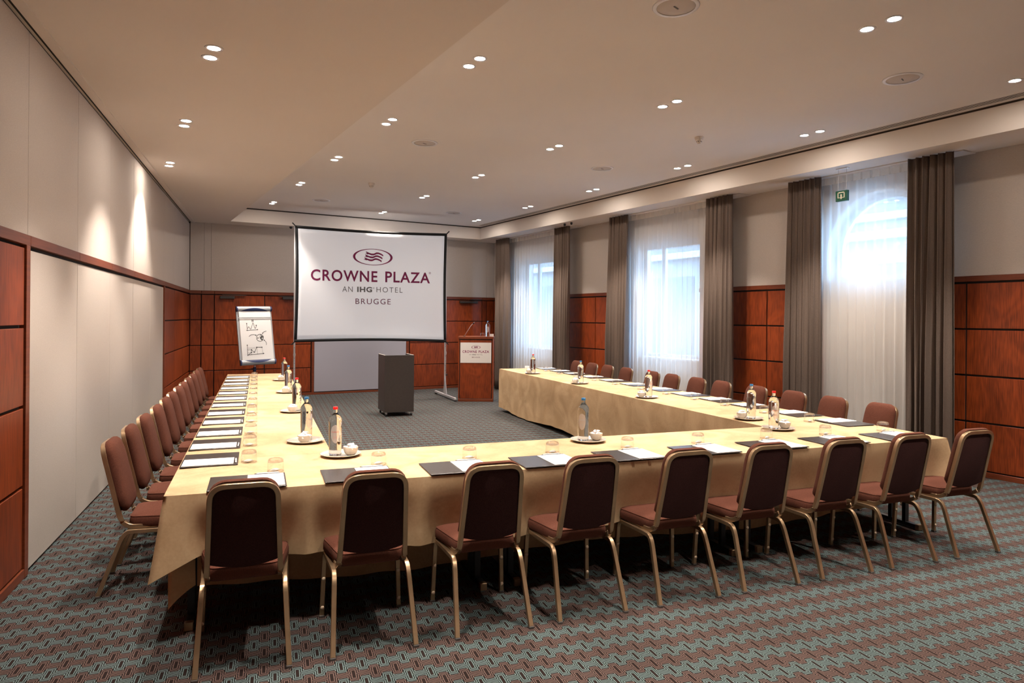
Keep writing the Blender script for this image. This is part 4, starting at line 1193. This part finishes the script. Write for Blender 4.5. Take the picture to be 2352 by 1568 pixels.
# header and footer tubes
for zc_, nm in ((HT - .035, 'header'), (-HT + .005, 'tray')):
    bm = bmesh.new(); n = 14; prof = [(cos(pi * k / n) * .052, -sin(pi * k / n) * .045) for k in range(n + 1)]
    A = [bm.verts.new(TF @ Vector((-HW + .005, y + .004, zc_ + z))) for z, y in prof]; Bq = [bm.verts.new(TF @ Vector((HW - .005, y + .004, zc_ + z))) for z, y in prof]
    for k in range(n): bm.faces.new((A[k], A[k + 1], Bq[k + 1], Bq[k]))
    bm.faces.new(A); bm.faces.new(Bq[::-1]); bm.faces.new((A[0], Bq[0], Bq[-1], A[-1]))
    bmesh.ops.recalc_face_normals(bm, faces=bm.faces)
    hd = sharp(obj(nm, bm, m_silver, t, True), 60)
    for s in (-1, 1):
        bm = bmesh.new(); x0, x1 = sorted((s * (HW - .006), s * (HW + .022)))
        A = [bm.verts.new(TF @ Vector((x0, y * 1.12 + .004, zc_ + z * 1.08))) for z, y in prof]; Bq = [bm.verts.new(TF @ Vector((x1, y * 1.0 + .004, zc_ + z * .95))) for z, y in prof]
        for k in range(n): bm.faces.new((A[k], A[k + 1], Bq[k + 1], Bq[k]))
        bm.faces.new(A); bm.faces.new(Bq[::-1]); bm.faces.new((A[0], Bq[0], Bq[-1], A[-1]))
        bmesh.ops.recalc_face_normals(bm, faces=bm.faces); obj('end_cap', bm, m_blue, hd)
    # navy lens-shaped inlay
    bm = bmesh.new(); m2 = 24; up_ = nm == 'header'
    rows = []
    for j in range(4):
        row = []
        for k in range(m2 + 1):
            x = -1 + 2 * k / m2; hgt = (1 - x * x) * .058
            zz = (-.046 + hgt * j / 3) if up_ else (.046 - hgt * j / 3)
            yy = -.0465 * sqrt(max(0, 1 - (zz / .0525) ** 2)) - .0012
            row.append(bm.verts.new(TF @ Vector((x * HW * .82, yy + .004, zc_ + zz))))
        rows.append(row)
    for A, Bq in zip(rows, rows[1:]):
        for k in range(m2): bm.faces.new((A[k], A[k + 1], Bq[k + 1], Bq[k]))
    bmesh.ops.recalc_face_normals(bm, faces=bm.faces)
    inl = obj('inlay', bm, m_blue, hd, True)
# drawings: pixels of the photo's pad mapped linearly to the sheet
inkb = bmesh.new()
def fpt(x, y):
    tt = (y - 520) / 520.0; xl_ = 668 + 34 * tt; xr = 1082 + 20 * tt
    a = (x - xl_) / (xr - xl_)
    return Vector((-HW + .025 + a * (2 * HW - .04), -.0135, HT - .215 - tt * (2 * HT - .215 - .045)))
def stroke(pts, w_=.0075):
    Q = [fpt(*p) for p in pts]
    for a, b_ in zip(Q, Q[1:]):
        d = (b_ - a)
        if d.length < 1e-6: continue
        d.normalize(); nn = Vector((-d.z, 0, d.x)) * w_ / 2; e = d * w_ * .3
        inkb.faces.new([inkb.verts.new(TF @ p) for p in (a - nn - e, b_ - nn + e, b_ + nn + e, a + nn - e)])
def dots(a, b_, n):
    for k in range(n):
        x = a[0] + (b_[0] - a[0]) * k / (n - 1); y = a[1] + (b_[1] - a[1]) * k / (n - 1); stroke([(x - 2, y), (x + 2, y)], .006)
def arrow(p, ang, s=10):
    for d in (2.6, -2.6): stroke([p, (p[0] + s * cos(ang + d), p[1] + s * sin(ang + d))])
stroke([(763, 582), (767, 675)]); arrow((763, 580), -pi / 2); stroke([(757, 671), (905, 664)]); arrow((907, 664), 0)
def spl(P, n=8):
    out = []
    for i in range(len(P) - 1):
        p0 = P[max(i - 1, 0)]; p1 = P[i]; p2 = P[i + 1]; p3 = P[min(i + 2, len(P) - 1)]
        for k in range(n):
            t_ = k / n
            out.append(tuple(.5 * ((2 * p1[j]) + (-p0[j] + p2[j]) * t_ + (2 * p0[j] - 5 * p1[j] + 4 * p2[j] - p3[j]) * t_ ** 2 + (-p0[j] + 3 * p1[j] - 3 * p2[j] + p3[j]) * t_ ** 3) for j in (0, 1)))
    out.append(P[-1]); return out
stroke(spl([(776, 650), (787, 626), (812, 656), (829, 620), (845, 580), (857, 610), (870, 648), (884, 630), (886, 606)])); arrow((887, 604), -pi / 2, 12)
for y in (540, 547, 556): stroke([(831, y), (851, y)], .005)
stroke([(831, 536), (831, 560)]); stroke([(851, 536), (851, 560)]); stroke([(830, 567), (856, 567)], .004)
stroke(spl([(790, 746), (815, 728), (850, 725), (882, 735)])); arrow((884, 736), .5)
stroke(spl([(1018, 685), (985, 694), (966, 714)])); arrow((964, 716), 2.2)
stroke(spl([(1012, 858), (1012, 828), (985, 796)])); arrow((983, 794), -2.3)
stroke([(932 + 46 * cos(k * pi / 16), 766 + 44 * sin(k * pi / 16)) for k in range(33)])
stroke([(938, 724), (930, 766), (958, 800)]); stroke([(930, 766), (958, 748), (946, 726)])
for k in range(5): stroke([(940 + 8 * k, 772 - 2 * k), (952 + 6 * k, 742 + 3 * k)], .008)
for k in range(4): stroke([(938 + 9 * k, 770 + 4 * k), (948 + 8 * k, 790 - k)], .008)
stroke([(895, 778), (903, 762), (908, 772), (914, 766)])
stroke([(763, 850), (769, 985)]); arrow((763, 848), -pi / 2); stroke([(765, 975), (975, 963)]); arrow((978, 963), 0)
stroke([(770, 978), (813, 945), (816, 912), (853, 943), (886, 883), (952, 885)])
for p in ((813, 945), (816, 912), (853, 943), (886, 883), (952, 885)): stroke([(p[0] - 4, p[1]), (p[0] + 4, p[1])], .015)
dots((780, 888), (876, 882), 8); dots((770, 904), (866, 898), 8); dots((775, 916), (812, 912), 4); dots((772, 947), (808, 945), 4); dots((820, 946), (846, 944), 3)
dots((815, 950), (815, 968), 3); dots((888, 895), (892, 962), 6); dots((954, 893), (962, 958), 6)
bmesh.ops.recalc_face_normals(inkb, faces=inkb.faces)
obj('drawing', inkb, m_ink, pad)
bm = bmesh.new(); tube(bm, [(0, .05, .05), (0, .05, 1.25)], .016, 12); obj('pole', bm, m_alu, t, True)
bm = bmesh.new(); tube(bm, [(0, .05, .60), (0, .05, .68)], .030, 14); obj('collar', bm, m_blue, t, True)
obj('lever', B(-.07, -.02, .04, .06, .645, .66, bev=.003), m_black, t)
for k in range(5):
    a = 2 * pi * k / 5 + .3; bm = bmesh.new(); sweep(bm, [(0, .05, .07), (.33 * cos(a), .05 + .33 * sin(a), .055)], .035, .02, side=Vector((-sin(a), cos(a), 0))); fo = obj('leg', bm, m_alu, t)
    bm = bmesh.new(); lathe(bm, [(0, -.012), (.022, -.012), (.024, 0), (.022, .012), (0, .012)], 14, T=Matrix.Translation((.31 * cos(a), .05 + .31 * sin(a), .024)) @ Matrix.Rotation(a, 4, 'Z') @ Matrix.Rotation(radians(90), 4, 'Y')); obj('castor', bm, m_black, fo)

# ------------------------------------------------------------------ bottles, plates, bowls
def make_bottle(cap, label_ink, label_yaw):
    t = thing('water_bottle', '', 'bottle')
    bm = bmesh.new()
    prof = [(0, .002), (.034, .0), (.0385, .004), (.0395, .012), (.0400, .05), (.0415, .12), (.0428, .205), (.0425, .222), (.0395, .238), (.031, .252), (.021, .263), (.0148, .272), (.0135, .285), (.0132, .298), (0, .298)]
    lathe(bm, prof, 36); bmesh.ops.recalc_face_normals(bm, faces=bm.faces)
    g_ = obj('glass_body', bm, m_water, t, True)
    if cap is not None:
        bm = bmesh.new(); lathe(bm, [(.0155, .2935), (.0158, .296), (.0155, .309), (.0140, .3105), (0, .3105)], 20); obj('cap', bm, cap, t, True)
    if label_ink is not None:
        # oval printed label wrapped on the front
        bm = bmesh.new(); rr = .0437
        def wrap(x, z): a = label_yaw + x / rr; return Vector((rr * cos(a), rr * sin(a), z))
        n = 22; rows = []
        for j in range(13):
            tt = -1 + 2 * j / 12; z = .140 + tt * .060
            hwid = .029 * sqrt(max(0.0, 1 - tt * tt)) * (1 + .12 * tt) + .0003
            rows.append([bm.verts.new(wrap(-hwid + 2 * hwid * k / 10, z)) for k in range(11)])
        for A, Bq in zip(rows, rows[1:]):
            for k in range(10): bm.faces.new((A[k], A[k + 1], Bq[k + 1], Bq[k]))
        lb = obj('label', bm, m_label, t, True)
        bm = text_bm('Chaudfontaine', .050, .0085, 0, 1, -.025, .150)
        for v in bm.verts: p = wrap(v.co.x, v.co.y); v.co = Vector((p.x * 1.012, p.y * 1.012, p.z))
        obj('lettering', bm, label_ink, lb)
        bm = bmesh.new()
        for z in (.112, .120): 
            q = [wrap(-.009, z), wrap(.009, z), wrap(.009, z + .003), wrap(-.009, z + .003)]; bm.faces.new([bm.verts.new(Vector((p.x * 1.012, p.y * 1.012, p.z))) for p in q])
        obj('small_print', bm, label_ink, lb)
    return t
m_label = bpy.data.materials.new('clear_label'); m_label.use_nodes = True
N, Lk = m_label.node_tree.nodes, m_label.node_tree.links; N.clear()
_o = N.new('ShaderNodeOutputMaterial'); _t = N.new('ShaderNodeBsdfTransparent'); _d = N.new('ShaderNodeBsdfDiffuse'); _m = N.new('ShaderNodeMixShader'); _d.inputs[0].default_value = (.72, .62, .58, 1); _m.inputs[0].default_value = .42
Lk.new(_t.outputs[0], _m.inputs[1]); Lk.new(_d.outputs[0], _m.inputs[2]); Lk.new(_m.outputs[0], _o.inputs[0])
yaw0 = atan2(-fw.y, -fw.x)
m_ri = mat('print_red', (.5, .03, .03), .5); m_bi = mat('print_grey', (.25, .30, .36), .5)
protoR = make_bottle(m_red, m_ri, yaw0); protoB = make_bottle(m_bluecap, m_bi, yaw0)
bused = {'R': False, 'B': False}
def put_bottle(kind, p, label, group='water bottles on the plates', rz=0.0):
    pr = protoR if kind == 'R' else protoB
    if not bused[kind]:
        bused[kind] = True; pr.location = p; pr.rotation_euler = (0, 0, rz); pr['label'] = label; pr['group'] = group; return pr
    return dup(pr, p, rz, label, group)
def plate_mesh():
    bm = bmesh.new(); lathe(bm, [(0, .004), (.070, .004), (.085, .006), (.118, .015), (.130, .0185), (.131, .0165), (.118, .011), (.088, .001), (.070, .0), (0, .0)], 48)
    bmesh.ops.recalc_face_normals(bm, faces=bm.faces); me = bpy.data.meshes.new('plate'); bm.to_mesh(me); bm.free(); me.materials.append(m_porc)
    for p in me.polygons: p.use_smooth = True
    return me
me_plate = plate_mesh()
bm = bmesh.new(); lathe(bm, [(0, .006), (.020, .007), (.036, .020), (.0445, .040), (.0465, .052), (.0480, .0525), (.0475, .050), (.0460, .036), (.038, .014), (.024, .002), (.018, 0), (0, 0)], 36)
bmesh.ops.recalc_face_normals(bm, faces=bm.faces); me_bowl = bpy.data.meshes.new('bowl'); bm.to_mesh(me_bowl); bm.free(); me_bowl.materials.append(m_porc)
for p in me_bowl.polygons: p.use_smooth = True
IR = Vector((.937, -.347))     # image-right direction in (u, v)
ID = Vector((.347, .937))      # image-depth direction in (u, v)
plates = [((.505, 4.54), 'R', (-.035, .0), (.065, .0), 'at the front left inner corner of the table'),
          ((.322, 5.11), 'B', (-.012, .062), (.006, -.045), 'second from the camera on the left run'),
          ((.322, 6.76), 'R', (.004, .060), (.0, -.045), 'in the middle of the left run'),
          ((.322, 8.50), 'B', (-.005, .060), (.0, -.045), 'second from the far end of the left run'),
          ((.315, 10.12), 'R', (.012, .060), (.0, -.045), 'at the far end of the left run'),
          ((2.275, 4.515), 'B', (-.035, .015), (.060, .02), 'in the centre of the front run'),
          ((4.02, 4.525), 'R', (-.037, .0), (.062, .02), 'at the front right inner corner of the table'),
          ((4.170, 5.07), 'B', (.030, .02), (-.055, .02), 'nearest the camera on the window-side run'),
          ((4.172, 6.81), 'R', (.025, .02), (-.055, .03), 'in the middle of the window-side run'),
          ((4.175, 8.56), 'B', (.015, .02), (-.055, .04), 'second from the far end of the window-side run'),
          ((4.178, 10.31), 'R', (.010, .02), (-.055, .04), 'at the far end of the window-side run')]
for i, ((u, v), kind, ob, ow, w_) in enumerate(plates):
    z = ZK - .001
    o = link('plate', me_plate); o.location = UV(u, v, z); tag(o, 'round cream plate ' + w_, 'plate', 'cream plates')
    pb = Vector((u, v)) + IR * ob[0] + ID * ob[1]; pw = Vector((u, v)) + IR * ow[0] + ID * ow[1]
    put_bottle(kind, UV(pb.x, pb.y, z + .0045), '%s-capped water bottle %s' % ('red' if kind == 'R' else 'blue', w_), rz=[.25, .9, 2.2, 2.8, 2.6, -.35, -.1, 2.6, .6, 2.9, 1.9][i])
    b_ = link('bowl', me_bowl); b_.location = UV(pw.x, pw.y, z + .0045); tag(b_, 'small cream bowl of mints ' + w_, 'bowl', 'cream bowls')
    rr = random.Random(i)
    for k in range(9):
        a = k * 2 * pi / 6 + rr.uniform(-.3, .3); rad = .024 if k < 6 else .008
        mi = link('wrapped_mint', me_mints[rr.randrange(4)]); zz = z + .0045 + (.038 if k < 6 else .054)
        mi.location = UV(pw.x, pw.y, zz) + Vector((rad * cos(a), rad * sin(a), 0)); mi.rotation_euler = (rr.uniform(-.5, .5), rr.uniform(-.5, .5), rr.uniform(0, 6)); mi.scale = (.95, 1.05, 1.15)
        tag(mi, 'wrapped mint in the bowl ' + w_, 'mint', 'wrapped mints in the bowl ' + w_)
# capless-looking bottle on the lectern
bt = dup(protoB, LPt(.228, .10, 1.2833), 0, 'clear water bottle standing on the lectern', '')
# small white card box at the far end of the window-side run
tag(obj('folded_card', B(-.035, .035, -.02, .02, 0, .045, bev=.002), m_paper), 'small white folded card at the far end of the window-side table', 'card').location = UV(4.50, 11.36, ZK)
for o in S.objects:
    if o.get('group') == '': del o['group']
